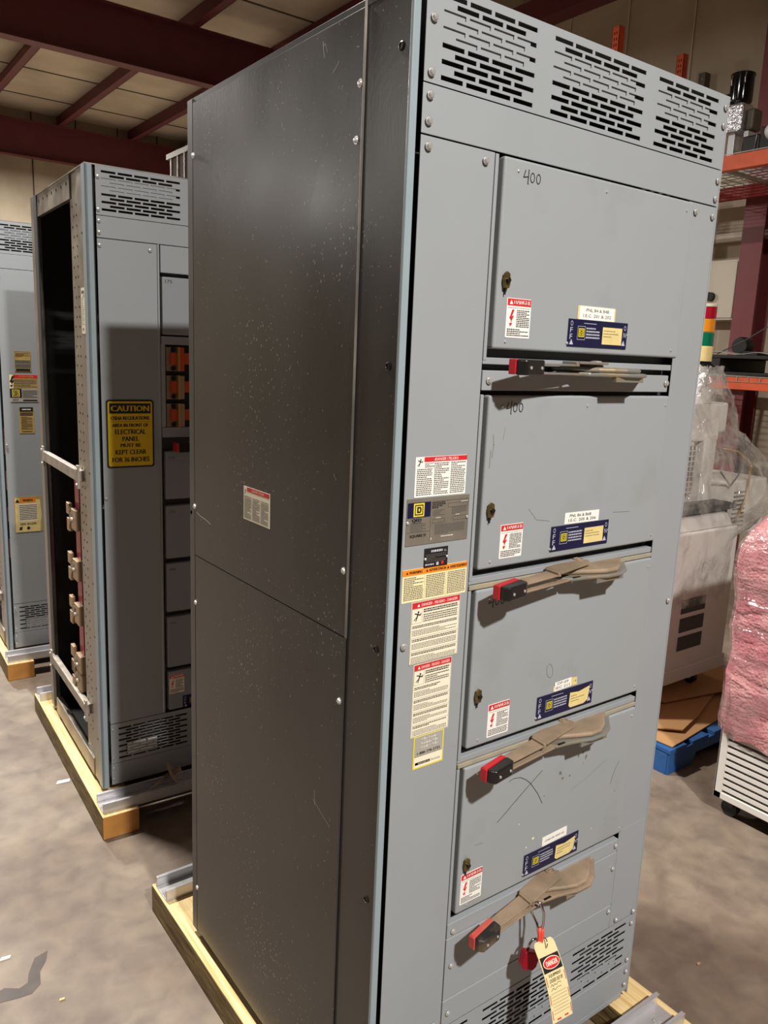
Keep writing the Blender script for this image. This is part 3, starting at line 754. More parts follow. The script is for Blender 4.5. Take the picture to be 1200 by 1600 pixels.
            L.poly([(0.003, -0.001), (0.060, 0.001), (0.059, 0.023), (0.004, 0.021)], 'white', 3)
            L.text('DP-09', 0.031, 0.0165, 0.006, 'ink', 0.036, 4); L.text('IEC 211', 0.031, 0.0065, 0.006, 'ink', 0.046, 4)
            L.build('circuit_label', d, 'torn white circuit label')
        else:
            L = Lab((0.477, yl, 0.7265), rot=1.5); L.base(0.085, 0.0235, 'white'); L.text(tags[3][0], 0.042, 0.0115, 0.0052, 'inkg', 0.066)
            L.build('circuit_label', d, 'white printed circuit label')
        if i < 3:
            L = Lab((0, yl, 0)); L.t = 0.0; hand400(L, (0.264, 0.262, 0.250)[i], (2.160, 1.737, 1.345)[i] + 0.004, 1.05)
            L.build('pen_writing', d, 'handwritten 400 in black marker')
        if i == 2:
            L = Lab((0, yl, 0)); L.t = 0.0
            L.stroke([(0.452 + 0.012 * math.cos(t_ / 12 * 6.283 + 0.6) + 0.003 * math.sin(t_ / 12 * 6.283), 1.17 + 0.017 * math.sin(t_ / 12 * 6.283)) for t_ in range(13)], 0.0006, 'inkg', 1)
            L.build('pen_writing', d, 'faint oval pen mark')
        if i == 3:
            L = Lab((0, yl, 0)); L.t = 0.0
            L.stroke([(0.322, 0.843), (0.343, 0.856), (0.365, 0.871), (0.407, 0.898), (0.456, 0.928)], 0.0014, 'ink', 1)
            L.stroke([(0.349, 0.932), (0.357, 0.935), (0.365, 0.936), (0.385, 0.932), (0.404, 0.921), (0.420, 0.907), (0.447, 0.873), (0.465, 0.843)], 0.0011, 'ink', 2)
            L.build('pen_writing', d, 'crossed black pen strokes')
        if i == 3:
            L = Lab((0, yl, 0)); L.t = 0.0; q = random.Random(4)
            for (cx_, cz_, rr_) in ((0.521, 0.902, 0.006), (0.53, 0.886, 0.004), (0.555, 0.885, 0.003), (0.581, 0.93, 0.005), (0.596, 0.934, 0.004), (0.609, 0.918, 0.005), (0.60, 0.905, 0.002), (0.47, 0.86, 0.002), (0.735, 0.79, 0.002), (0.708, 0.721, 0.0015)):
                L.poly([(cx_ + rr_ * q.uniform(0.4, 1.1) * math.cos(t_), cz_ + rr_ * q.uniform(0.5, 1.3) * math.sin(t_)) for t_ in [k * 0.785 for k in range(8)]], 'scuff', 1)
            for (cx_, cz_, rr_) in ((0.443, 0.761, 0.004), (0.423, 0.745, 0.0025), (0.393, 0.814, 0.002), (0.657, 0.712, 0.002)):
                L.poly([(cx_ + rr_ * q.uniform(0.4, 1.1) * math.cos(t_), cz_ + rr_ * q.uniform(0.5, 1.3) * math.sin(t_)) for t_ in [k * 0.785 for k in range(8)]], 'cream', 1)
            L.stroke([(0.715, 0.815), (0.722, 0.84), (0.735, 0.862), (0.742, 0.868)], 0.001, 'scuff', 2)
            L.stroke([(0.56, 0.845), (0.62, 0.862), (0.69, 0.89)], 0.0006, 'scuff', 3); L.stroke([(0.26, 0.81), (0.28, 0.808)], 0.0008, 'scuff', 2)
            L.build('scuff_mark', d, 'brown scuffs and pale chips')
        if i == 1:
            L = Lab((0, yl, 0)); L.t = 0.0
            L.stroke([(0.231, 1.70), (0.234, 1.68), (0.231, 1.655)], 0.002, 'scuff2', 1); L.stroke([(0.227, 1.67), (0.226, 1.635)], 0.0012, 'scuff2', 2); L.stroke([(0.262, 1.712), (0.258, 1.69)], 0.0008, 'scuff2', 1)
            L.stroke([(0.345, 1.545), (0.37, 1.520), (0.41, 1.514)], 0.0005, 'scuff', 2); L.stroke([(0.62, 1.515), (0.68, 1.512)], 0.0005, 'scuff', 2)
            L.build('scuff_mark', d)
        dk = (0, 1, 1, 2)[i]
        hd = switch_handle(root, b, dk)
        if i == 3: hd['label'] = 'dust-covered lever handle with faded red grip'
    # labels on the left cover plate
    yl = -0.0003
    L = Lab((0.0455, yl, 1.589)); w, h = 0.124, 0.0745
    L.base(w, h, 'white', r=0.002); L.rect(0.020, h - 0.0095, w, h - 0.0005, 'lred'); L.text('DANGER / PELIGRO', w * 0.6, h - 0.005, 0.005, 'white', 0.055); L.tri(0.046, h - 0.005, 0.0025, 'white')
    man_icon(L, 0.010, h - 0.010, 0.008)
    L.lines(0.022, h - 0.020, 0.044, h - 0.011, 4, 'inkg'); L.lines(0.004, 0.003, 0.040, h - 0.021, 14, 'inkg'); L.lines(0.045, 0.003, 0.080, h - 0.011, 17, 'inkg'); L.lines(0.085, 0.003, 0.121, h - 0.011, 17, 'inkg')
    L.build('danger_label', lp, 'white three-column danger label under the panel top')
    L = Lab((0.030, yl, 1.4995)); w, h = 0.1515, 0.0875
    L.base(w, h, 'plate', t=0.0012); L.rect(0.0015, 0.052, 0.056, 0.0805, 'navy'); logo(L, 0.028, 0.0665, 0.0125)
    L.text('QED', 0.024, 0.047, 0.0068, 'navy', 0.022, bold=0.0006); L.rect(0.013, 0.0415, 0.036, 0.0425, 'navy')
    L.lines(0.010, 0.026, 0.046, 0.041, 5, 'inkg'); L.text('SQUARE D', 0.028, 0.0175, 0.006, 'ink', 0.038, bold=0.0003)
    L.rect(0.002, 0.0245, 0.055, 0.025, 'ink'); L.rect(0.0565, 0.004, 0.057, 0.050, 'ink'); L.rect(0.059, 0.0795, 0.149, 0.080, 'ink')
    L.lines(0.059, 0.066, 0.092, 0.079, 4, 'ink', fill=0.6); L.lines(0.062, 0.052, 0.090, 0.064, 4, 'inkg'); L.lines(0.108, 0.052, 0.146, 0.066, 5, 'inkg')
    L.lines(0.068, 0.016, 0.142, 0.036, 8, 'inkg'); L.frame(0.098, 0.066, 0.147, 0.074, 0.0004, 'ink'); L.frame(0.062, 0.038, 0.092, 0.046, 0.0004, 'ink'); L.frame(0.112, 0.040, 0.145, 0.048, 0.0004, 'ink')
    L.lines(0.084, 0.010, 0.114, 0.013, 1, 'white', para=0); L.lines(0.130, 0.0745, 0.148, 0.0765, 1, 'white', para=0); L.lines(0.07, 0.047, 0.082, 0.049, 1, 'white', para=0); L.lines(0.118, 0.050, 0.128, 0.052, 1, 'white', para=0)
    L.text('B', 0.060, 0.009, 0.004, 'white')
    L.build('nameplate', lp, 'brushed metal nameplate with a yellow square logo')
    for sx, sz in ((0.033, 1.543), (0.178, 1.543)):
        s_ = MB(); s_.lathe((sx, yl - 0.001, sz), [(0.003, 0), (0.003, -0.002), (0.001, -0.003)], 'screw', 10, 'y'); s_.build('rivet', lp)
    L = Lab((0.0765, yl, 1.4525)); w, h = 0.058, 0.0375
    L.base(w, h, 'ink', t=0.001); L.lines(0.016, h - 0.009, 0.044, h - 0.003, 1, 'inkl', para=0, fill=0.7)
    L.lines(0.004, 0.010, 0.054, h - 0.011, 5, 'inkg', fill=0.45); L.lines(0.003, 0.003, 0.026, 0.009, 1, 'inkl', para=0); L.rect(0.030, 0.003, 0.036, 0.009, 'inkl', 2); L.rect(0.042, 0.004, 0.048, 0.010, 'lred', 2)
    L.text('UL', 0.051, h - 0.007, 0.004, 'inkl')
    L.build('rating_plate', lp, 'small black rating plate')
    for sx in (0.079, 0.132):
        s_ = MB(); s_.lathe((sx, yl - 0.001, 1.470), [(0.0026, 0), (0.0026, -0.002), (0.001, -0.003)], 'screw', 10, 'y'); s_.build('rivet', lp)
    L = Lab((0.0275, yl, 1.390)); w, h = 0.159, 0.0640
    L.base(w, h, 'cream', r=0.002); L.rect(0.0, h - 0.0125, w, h - 0.0005, 'orangei')
    for k, (tx, ww) in enumerate((('WARNING', 0.031), ('ADVERTENCIA', 0.042), ('AVERTISSEMENT', 0.044))):
        cu = 0.030 + k * 0.053; L.text(tx, cu + 0.001, h - 0.0065, 0.0052, 'ink', ww, bold=0.0003); L.tri(cu - ww / 2 - 0.004, h - 0.0065, 0.0028, 'ink')
        L.lines(0.004 + k * 0.053, 0.004, 0.050 + k * 0.053, h - 0.015, 13, 'inkg')
        if k: L.rect(k * 0.053, 0.002, k * 0.053 + 0.0004, h - 0.013, 'inkg')
    L.build('warning_label', lp, 'cream three-column warning label with orange heading')
    for nm, (x, z, w, h) in enumerate(((0.0525, 1.264, 0.1215, 0.124), (0.0655, 1.109, 0.0965, 0.152))):
        L = Lab((x, yl, z), rot=0.3); L.base(w, h, 'ivory', t=0.0012 - nm * 0.0004, r=0.001); L.rect(0.002, h - 0.0125, w - 0.001, h - 0.001, 'lred')
        L.tri(w * 0.14, h - 0.007, 0.0032, 'white'); L.text('DANGER - PELIGRO - DANGER', w * 0.57, h - 0.0068, 0.0055, 'white', w * 0.74)
        man_icon(L, 0.015, h - 0.027, 0.011); L.frame(0.002, h - 0.042, 0.027, h - 0.013, 0.0004, 'inkg')
        L.lines(0.030, h - 0.023, w - 0.006, h - 0.015, 2, 'ink', fill=0.6); L.lines(0.030, h - 0.042, w - 0.006, h - 0.025, 4, 'inkg')
        zz = h - 0.046
        while zz > 0.012:
            L.lines(0.004, zz - 0.006, w - 0.006, zz, 2, 'ink', fill=0.55); L.lines(0.004, zz - 0.021, w - 0.006, zz - 0.009, 4, 'inkg', fill=0.4); zz -= 0.027
            L.rect(0.002, max(0.002, zz + 0.002), w - 0.002, max(0.0023, zz + 0.0023), 'inkg', 2)
        L.frame(0.001, 0.001, w - 0.001, h - 0.0005, 0.0004, 'inkg')
        L.build('danger_label', lp, ('cream trilingual danger label, upper of two', 'taller cream trilingual danger label')[nm])
    L = Lab((0.0745, yl, 1.0395)); w, h = 0.078, 0.071
    L.base(w, h, 'yellow', r=0.001); L.rect(0.003, 0.0265, w - 0.003, h - 0.003, 'greylab'); L.rect(0.003, 0.003, w - 0.003, 0.0262, 'ivory')
    for k, tx in enumerate(('24/7 Service', 'Servicio 24/7', 'Service 24/7')): L.text(tx, w * 0.52, h - 0.009 - k * 0.0085, 0.0058, 'white', 0.044, bold=0.0003)
    L.text('1-888-778-2733', w * 0.5, 0.0325, 0.0058, 'ink', 0.058, bold=0.0003)
    L.rect(0.004, 0.0255, w - 0.004, 0.0262, 'ink'); L.rect(0.006, 0.008, 0.044, 0.0135, 'ink'); L.text('SQUARE D', 0.027, 0.0107, 0.0035, 'ivory', 0.028, 3); L.text('Services', 0.058, 0.0112, 0.0055, 'inkg', 0.024)
    L.build('service_label', lp, 'grey service hotline label with a yellow border')
    SH[0] = Vector((0, 0, 0))
    return root
make_main()

# ------------------------------------------------------------------ skids
def skid(x, y, rz, label, front_len, back_len, front_y, back_y, xr=0.975, chan_x=0.95):
    r_ = empty('shipping_skid', (x, y, 0), label, 'skid', rz, None)
    H = 0.095
    for a, b in ((-0.03, 0.108), (0.84, 0.978)):
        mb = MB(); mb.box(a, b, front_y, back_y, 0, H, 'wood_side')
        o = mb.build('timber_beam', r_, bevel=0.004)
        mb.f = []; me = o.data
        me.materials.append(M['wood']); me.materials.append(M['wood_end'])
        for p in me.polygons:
            if p.normal.z > 0.9: p.material_index = 1  # tops take the paler pine, painted as the lit side
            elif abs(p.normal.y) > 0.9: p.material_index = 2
    for (y0, sgn) in ((front_y + 0.022, 1), (back_y - 0.022, -1)):
        y1 = y0 + sgn * 0.092; lo_, hi_ = min(y0, y1), max(y0, y1); t = 0.006
        mb = MB()
        mb.box(-0.022, chan_x, lo_, hi_, H, H + t, 'alu'); mb.box(-0.022, chan_x, lo_, lo_ + t, H + t, H + 0.041, 'alu'); mb.box(-0.022, chan_x, hi_ - t, hi_, H + t, H + 0.041, 'alu')
        mb.box(-0.022, chan_x, lo_ + t, lo_ + 0.012, H + 0.037, H + 0.041, 'alu'); mb.box(-0.022, chan_x, hi_ - 0.012, hi_ - t, H + 0.037, H + 0.041, 'alu')
        ch = mb.build('steel_channel', r_, bevel=0.0015)
        for sx in (0.06, chan_x - 0.055):
            s_ = MB(); s_.lathe((sx, (lo_ + hi_) / 2, H + t), [(0.012, 0), (0.012, 0.004), (0.008, 0.009)], 'screw', 6); s_.build('bolt', ch)
    return r_
skid(0, 0, 0, 'pine skid with steel channels carrying the nearest black-sided cabinet', 0, 0, -0.17, 1.19)

# ------------------------------------------------------------------ open-sided cabinets behind
def make_open(x, y, rz, label, variant):
    SH[0] = Vector((0, 0, ZB))
    root = empty('switchboard_cabinet', (x, y, ZB), label, 'electrical cabinet', rz)
    W_, D_, T_ = 0.9, 0.915, 2.439
    mb = MB(); mb.box(0.0, 0.012, 0.0, 0.05, ZB, T_, 'bluegrey'); mb.box(0, 0.026, 0, 0.006, ZB, T_, 'bluegrey'); mb.box(0.028, 0.034, 0.014, 0.02, ZB, T_, 'dark')
    fs = mb.build('front_edge_strip', root, bevel=0.004, seg=3)
    # galvanised front post with rows of holes
    mb = MB(); mb.box(0.004, 0.010, 0.05, 0.13, ZB, T_, 'galv'); mb.box(0.010, 0.02, 0.122, 0.135, ZB, T_, 'galv'); mb.box(0.010, 0.014, 0.13, 0.252, ZB + 0.05, T_, 'galv')
    for k in range(58):
        z = 0.30 + k * 0.0355
        for yy in (0.165, 0.225 if k % 2 else 0.205): mb.cyl((0.0088, yy, z), 'x', 0.0042, 0.0016, 'blackp', 8)
        if k % 6 == 0: mb.cyl((0.0025, 0.07, z), 'x', 0.0045, 0.0016, 'blackp', 8)
    po = mb.build('front_post', root)
    mb = MB(); mb.box(0.0, 0.03, 0.86, D_, ZB, T_, 'galv'); mb.box(0.0, 0.006, 0.80, 0.86, ZB + 0.05, T_, 'darkgrey'); mb.build('rear_post', root, bevel=0.002)
    mb = MB(); mb.box(0.004, 0.02, 0.235, 0.80, 2.352, T_, 'galv'); mb.box(0.0, W_, 0.0, D_, T_ - 0.003, T_ + 0.001, 'galv'); 
    for k in range(7): mb.cyl((0.0025, 0.28 + k * 0.08, 2.41), 'x', 0.006, 0.002, 'blackp', 10)
    mb.build('top_frame', root)
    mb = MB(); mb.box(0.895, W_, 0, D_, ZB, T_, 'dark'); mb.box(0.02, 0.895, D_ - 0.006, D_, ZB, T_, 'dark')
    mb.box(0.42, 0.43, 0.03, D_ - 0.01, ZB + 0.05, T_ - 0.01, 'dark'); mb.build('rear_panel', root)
    mb = MB(); mb.box(0.0, 0.025, 0.13, 0.80, ZB, ZB + 0.075, 'galv'); mb.box(0.02, 0.895, 0.02, D_ - 0.01, ZB, ZB + 0.004, 'dark'); mb.build('base_rail', root, bevel=0.002)
    for z0 in (1.335, 0.375):
        mb = MB(); 
        if z0 > 1: pr = ((0.83, 0.175), (z0 + 0.01, z0 - 0.0))
        dz = 0.0
        mb.box(-0.012, 0.012, 0.19, 0.83, z0 - 0.02, z0 + 0.024, 'rail')
        o = mb.build('cross_rail', root, bevel=0.003)
        for yy in (0.19, 0.822):
            k = MB(); k.box(-0.014, -0.006, yy - 0.012, yy + 0.012, z0 - 0.045, z0 + 0.045, 'rail'); k.cyl((-0.014, yy, z0 + 0.03), 'x', 0.006, -0.005, 'screw', 8); k.cyl((-0.014, yy, z0 - 0.03), 'x', 0.006, -0.005, 'screw', 8)
            k.build('rail_bracket', o, bevel=0.001)
    for xx, yy in ((0.02, 0.315), (0.09, 0.345), (0.16, 0.375)):
        mb = MB(); mb.box(xx, xx + 0.012, yy, yy + 0.07, 0.40, 1.33, 'crimson'); mb.build('busbar', root, bevel=0.001)
    rr = random.Random(5)
    for z in (1.14, 0.93, 0.74, 0.52, 0.45):
        mb = MB()
        k2 = rr.uniform(-0.012, 0.02)
        mb.box(0.0, 0.03, 0.30, 0.375, z - 0.045, z + 0.04, 'clamp'); mb.box(-0.004, 0.012, 0.385 + k2, 0.43 + k2, z + 0.008, z + 0.055, 'clamp'); mb.box(-0.004, 0.012, 0.385 + k2, 0.425 + k2, z - 0.062, z - 0.008, 'clamp'); mb.box(0.0, 0.01, 0.34, 0.40 + k2, z - 0.02, z + 0.02, 'galv')
        mb.box(0.03, 0.2, 0.285, 0.36, z - 0.045, z + 0.045, 'dark'); mb.cyl((-0.002, 0.335, z), 'x', 0.009, -0.010, 'rail', 8)
        mb.build('busbar_clamp', root, bevel=0.002)
    # front plates
    H = []
    for bx, n in ((0.055, 5), (0.375, 5), (0.69, 3)): H += slot_bank(bx, n, 0.0572, 0.050, 2.422)
    mb = MB(); mb.grid_plate(0.036, 0.8935, 2.2755, T_ - 0.002, 0, 0.0013, H, 'grey'); v = mb.build('vent_plate', root); screws(v, [(0.044, 2.40), (0.043, 2.293)])
    bk = MB(); bk.box(0.05, 0.32, 0.0028, 0.0045, 2.347, 2.402, 'grey'); bk.box(0.37, 0.66, 0.0028, 0.0045, 2.347, 2.402, 'grey'); bk.build('baffle_or_lit_patch', v)
    mb = MB(); mb.box(0.036, 0.8935, 0, 0.0025, 2.2005, 2.2735, 'grey'); v = mb.build('upper_filler_plate', root, bevel=0.001); screws(v, [(0.044, 2.256), (0.044, 2.218)])
    H = []
    for bx, n in ((0.066, 5), (0.38, 5), (0.69, 3)): H += slot_bank(bx, n, 0.0572, 0.050, 0.362)
    mb = MB(); mb.grid_plate(0.036, 0.8935, 0.215, 0.381, 0, 0.0013, H, 'grey'); v = mb.build('vent_plate', root); screws(v, [(0.044, 0.36), (0.044, 0.24)], 0.004)
    bk = MB(); bk.box(0.04, 0.88, 0.03, 0.032, 0.21, 0.382, 'blackp'); bk.build('vent_shade_sheet', v)  # black sheet added behind the slots to deepen the shade inside
    bk = MB(); bk.box(0.10, 0.22, 0.0035, 0.005, 0.235, 0.285, 'white'); bk.build('baffle_or_lit_patch', v)  # white patch painted in for a lit spot seen through the slots
    mb = MB(); mb.box(0.036, 0.8935, 0, 0.0025, ZB + 0.01, 0.213, 'grey'); v = mb.build('lower_filler_plate', root, bevel=0.001); screws(v, [(0.044, 0.196), (0.044, 0.15)], 0.004)
    xr = 0.246 if variant == 2 else 0.44
    mb = MB(); mb.box(0.036, xr, 0, 0.0025, 0.3835, 2.198, 'grey'); lp = mb.build('left_cover_plate', root, bevel=0.001); screws(lp, [(0.044, 2.175), (xr - 0.025, 2.175), (0.044, 1.28)])
    mb = MB(); mb.box(xr + 0.002, 0.893, 0.026, 0.03, 0.3835, 2.2, 'darkgrey'); mb.box(xr + 0.002, xr + 0.008, 0, 0.026, 0.3835, 2.2, 'grey'); mb.box(0.86, 0.893, 0, 0.026, 0.3835, 2.2, 'grey'); mb.build('inner_frame', root)
    if variant == 2:
        L = Lab((0.0035, 0.108, 1.872), (0, -1, 0)); L.base(0.050, 0.160, 'ivory'); L.rect(0.008, 0.14, 0.042, 0.150, 'inkg'); L.lines(0.008, 0.03, 0.042, 0.13, 14, 'inkg', fill=0.3, para=0.5); L.rect(0.014, 0.012, 0.03, 0.02, 'inkg'); L.build('inspection_sticker', po, 'narrow cream sticker on the bare metal post')
        mb = MB(); mb.box(0.258, 0.86, -0.002, 0.024, 2.102, 2.198, 'grey'); mb.build('blank_cover', root, bevel=0.002)
        mb = MB(); mb.box(0.262, 0.86, -0.006, 0.024, 1.882, 2.088, 'greydoor'); d = mb.build('door', root, bevel=0.004, seg=3)
        L = Lab((0, -0.0062, 0)); L.t = 0; L.text('175', 0.286, 2.072, 0.012, 'ink', 0.026); L.build('pen_writing', d)
        mb = MB(); mb.box(0.258, 0.86, 0.0, 0.024, 1.846, 1.876, 'grey'); mb.box(0.256, 0.272, 0.0, 0.024, 1.54, 1.846, 'grey'); mb.box(0.258, 0.86, 0.004, 0.024, 1.50, 1.538, 'grey'); mb.build('bucket_frame', root, bevel=0.001)
        for k, z in enumerate((1.795, 1.69, 1.585)):
            f_ = MB(); f_.box(0.275, 0.50, 0.016, 0.024, z - 0.05, z + 0.048, 'blackp')
            f_.box(0.278, 0.345, 0.008, 0.016, z - 0.046, z + 0.042, 'clamp'); f_.box(0.292, 0.318, -0.002, 0.008, z - 0.022, z + 0.022, 'copper'); f_.box(0.318, 0.326, -0.008, 0.008, z - 0.046, z + 0.044, 'fuseyel')
            f_.box(0.326, 0.344, -0.004, 0.008, z - 0.044, z + 0.042, 'copper' if k == 0 else 'clamp'); f_.box(0.345, 0.46, -0.002, 0.012, z - 0.020, z + 0.022, 'copper')
            for cx in (0.304, 0.336):
                for cz in (z + 0.033, z - 0.036): f_.cyl((cx, 0.008, cz), 'y', 0.009, -0.009, 'blackp' if cx < 0.32 else 'fuseyel', 10)
            f_.build('fuse_block', root, bevel=0.001)
        g = MB(); g.box(0.286, 0.298, -0.07, -0.03, 1.452, 1.486, 'red'); g.box(0.298, 0.38, -0.07, -0.03, 1.450, 1.486, 'blackp'); g.box(0.38, 0.6, -0.05, -0.03, 1.455, 1.475, 'dust'); g.box(0.55, 0.6, -0.03, 0.024, 1.455, 1.475, 'dust'); g.build('switch_handle', root, bevel=0.003)
        rows = ((1.447, 1.262), (1.236, 1.026), (1.006, 0.808), (0.786, 0.575))
        for k, (a, b) in enumerate(rows):
            mb = MB(); mb.box(0.266, 0.86, -0.006, 0.024, b, a, 'greydoor'); d = mb.build('door', root, bevel=0.004, seg=3)
            L = Lab((0, -0.0062, 0)); L.t = 0; L.text(('175', '175', '150', '150')[k], 0.290, a - 0.024, 0.008, 'ink', 0.022); L.build('pen_writing', d)
        mb = MB(); mb.box(0.268, 0.86, -0.006, 0.024, 0.392, 0.556, 'greydoor'); d = mb.build('door', root, bevel=0.004, seg=3)
        L = Lab((0.270, -0.0062, 0.462)); label_danger(L, 0.062, 0.080, body='ivory'); L.build('danger_label', d)
        L = Lab((0.326, -0.0062, 0.392)); opplate(L, 0.188, 0.052, 1); L.build('switch_plate', d)
        L = Lab((0.050, -0.0004, 1.392)); w, h = 0.175, 0.250
        L.base(w, h, 'ink', t=0.0014, r=0.010)
        L.poly([(0.006 + a, b) for a, b in ((0, 0.012), (0.004, 0.006), (w - 0.016, 0.006), (w - 0.012, 0.012), (w - 0.012, h - 0.012), (w - 0.016, h - 0.006), (0.004, h - 0.006), (0, h - 0.012))], 'safety', 1)
        L.rect(0.012, h - 0.050, w - 0.012, h - 0.013, 'ink', 2); L.text('CAUTION', w / 2, h - 0.0315, 0.021, 'safety', 0.138, 3, bold=0.0013)
        ys = [(('OSHA REGULATIONS'), 0.140, 0.0135, 0.064), ('AREA IN FRONT OF', 0.132, 0.0125, 0.090), ('ELECTRICAL', 0.112, 0.018, 0.114), ('PANEL', 0.060, 0.017, 0.140), ('MUST BE', 0.074, 0.0135, 0.164), ('KEPT CLEAR', 0.112, 0.0175, 0.189), ('FOR 36 INCHES', 0.136, 0.0175, 0.217)]
        for tx, ww, hh, dv in ys: L.text(tx, w / 2, h - dv - 0.003, hh, 'ink', ww, 2, bold=0.0009)
        L.rect(0.014, h - 0.0805, w - 0.014, h - 0.0795, 'ink', 2)
        L.build('caution_sign', lp, 'yellow and black caution sign about keeping the panel clear')
    else:
        L = Lab((0.102, -0.0004, 1.671)); w, h = 0.083, 0.109
        L.base(w, h, 'tan'); L.frame(0.002, 0.002, w - 0.002, h - 0.002, 0.0012, 'brownp'); L.lines(0.006, h - 0.03, w - 0.006, h - 0.008, 4, 'brownp'); L.rect(0.004, 0.022, w - 0.004, 0.062, 'inkg'); L.lines(0.006, 0.04, w - 0.006, 0.046, 1, 'tan'); L.rect(0.006, 0.004, w - 0.006, 0.018, 'ink')
        L.build('notice_label', lp, 'tan printed label with dark bands')
        L = Lab((0.073, -0.0004, 1.583)); w, h = 0.14, 0.073
        L.base(w, h, 'tan'); L.rect(0.022, h - 0.018, w, h, 'lred'); L.text('DANGER', 0.085, h - 0.009, 0.011, 'tan', 0.075); L.rect(0, 0, 0.018, h, 'cream'); bolt_icon(L, 0.010, h * 0.5, 0.03, 'ink'); L.lines(0.022, 0.006, w - 0.004, h - 0.022, 5, 'inkg')
        L.build('danger_label', lp)
        L = Lab((0.073, -0.0004, 1.512)); w, h = 0.14, 0.070
        L.base(w, h, 'greylab', t=0.001); L.rect(0.0, 0.022, 0.058, h, 'navy'); logo(L, 0.029, 0.046, 0.019); L.text('QED', 0.026, 0.011, 0.010, 'ink', 0.03); L.lines(0.062, 0.02, 0.136, h - 0.006, 8, 'inkg'); L.rect(0.064, 0.004, 0.136, 0.012, 'ink')
        L.build('nameplate', lp, 'grey nameplate with a yellow square logo')
        L = Lab((0.112, -0.0004, 1.341)); w, h = 0.076, 0.142
        L.base(w, h, 'tan'); L.rect(0.004, h - 0.024, w - 0.004, h + 0.0, 'ink'); L.lines(0.016, h - 0.018, w - 0.016, h - 0.006, 1, 'white', 3); L.lines(0.010, 0.02, w - 0.010, h - 0.05, 16, 'brownp'); L.rect(0.006, h - 0.046, w - 0.006, h - 0.028, 'brownp'); L.rect(0.012, 0.008, w - 0.012, 0.012, 'ink')
        L.build('notice_label', lp, 'tan notice with a black heading')
        L = Lab((0.066, -0.0004, 0.791), rot=0.5); w, h = 0.142, 0.20
        L.base(w, h, 'tan'); L.poly([(0.004, 0.002), (w - 0.012, 0.0), (w - 0.010, 0.05), (w - 0.002, 0.09), (w - 0.008, h - 0.02), (0.006, h - 0.004)], 'yellowed', 1)
        L.rect(0.028, h - 0.032, w - 0.03, h - 0.008, 'orangei', 2); L.text('WARN', 0.070, h - 0.020, 0.014, 'ink', 0.05, 3, bold=0.0008)
        L.tri(0.018, h - 0.022, 0.012, 'ink'); L.rect(0.022, 0.06, w - 0.024, h - 0.040, 'ivory', 2); L.lines(0.026, 0.068, w - 0.026, h - 0.044, 9, 'ink', 3)
        L.text('GEN. ACCESS', 0.068, 0.047, 0.011, 'ink', 0.082, 3, bold=0.0005); L.poly([(0.02, 0.014), (0.034, 0.014), (0.038, 0.032), (0.024, 0.03)], 'ink', 3); L.poly([(0.068, 0.012), (0.078, 0.022), (0.068, 0.034), (0.058, 0.022)], 'ink', 3)
        L.build('warning_label', lp, 'peeling yellowed warning sheet')
        mb = MB()
        for k in range(5): mb.box(0.45, 0.86, -0.004, 0.024, 0.40 + k * 0.36, 0.74 + k * 0.36, 'greydoor')
        mb.build('door', root, bevel=0.004)
    SH[0] = Vector((0, 0, 0))
    return root
make_open(0.005, 1.814, -0.039, 'open-sided grey switchboard cabinet bearing the yellow caution sign', 2)
make_open(0.011, 3.54, -0.039, 'grey switchboard cabinet with tan labels, farthest at the left edge', 3)
skid(-0.01, 1.814, -0.039, 'pine skid under the cabinet with the yellow caution sign', 0, 0, -0.162, 1.11)
skid(0.005, 3.54, -0.039, 'pine skid under the farthest cabinet at the left edge', 0, 0, -0.168, 1.11)

# loose cast handle lying on the channel in front of the middle cabinet
def loose_handle():
    r_ = empty('loose_pull_rod', (0.22, 1.70, 0.136), 'loose brown metal rod and disc lying on the steel channel before the caution-signed cabinet', 'metal part')
    mb = MB(); mb.tube([(-0.075, -0.02, 0.004), (-0.03, -0.01, 0.02), (0.01, 0.0, 0.035)], [0.002, 0.005, 0.007], 'dust'); mb.build('rod', r_, smooth=True)
    mb = MB(); T = Matrix.Translation((0.025, 0.0, 0.036)) @ Matrix.Rotation(R(60), 4, 'Y') @ Matrix.Rotation(R(20), 4, 'X')
    mb.cyl((0, 0, 0), 'z', 0.045, 0.004, 'dust', 24, r2=0.03, T=T); mb.cyl((0, 0, 0.004), 'z', 0.012, 0.03, 'dust', 14, T=T); mb.build('disc', r_, smooth='auto')
loose_handle()

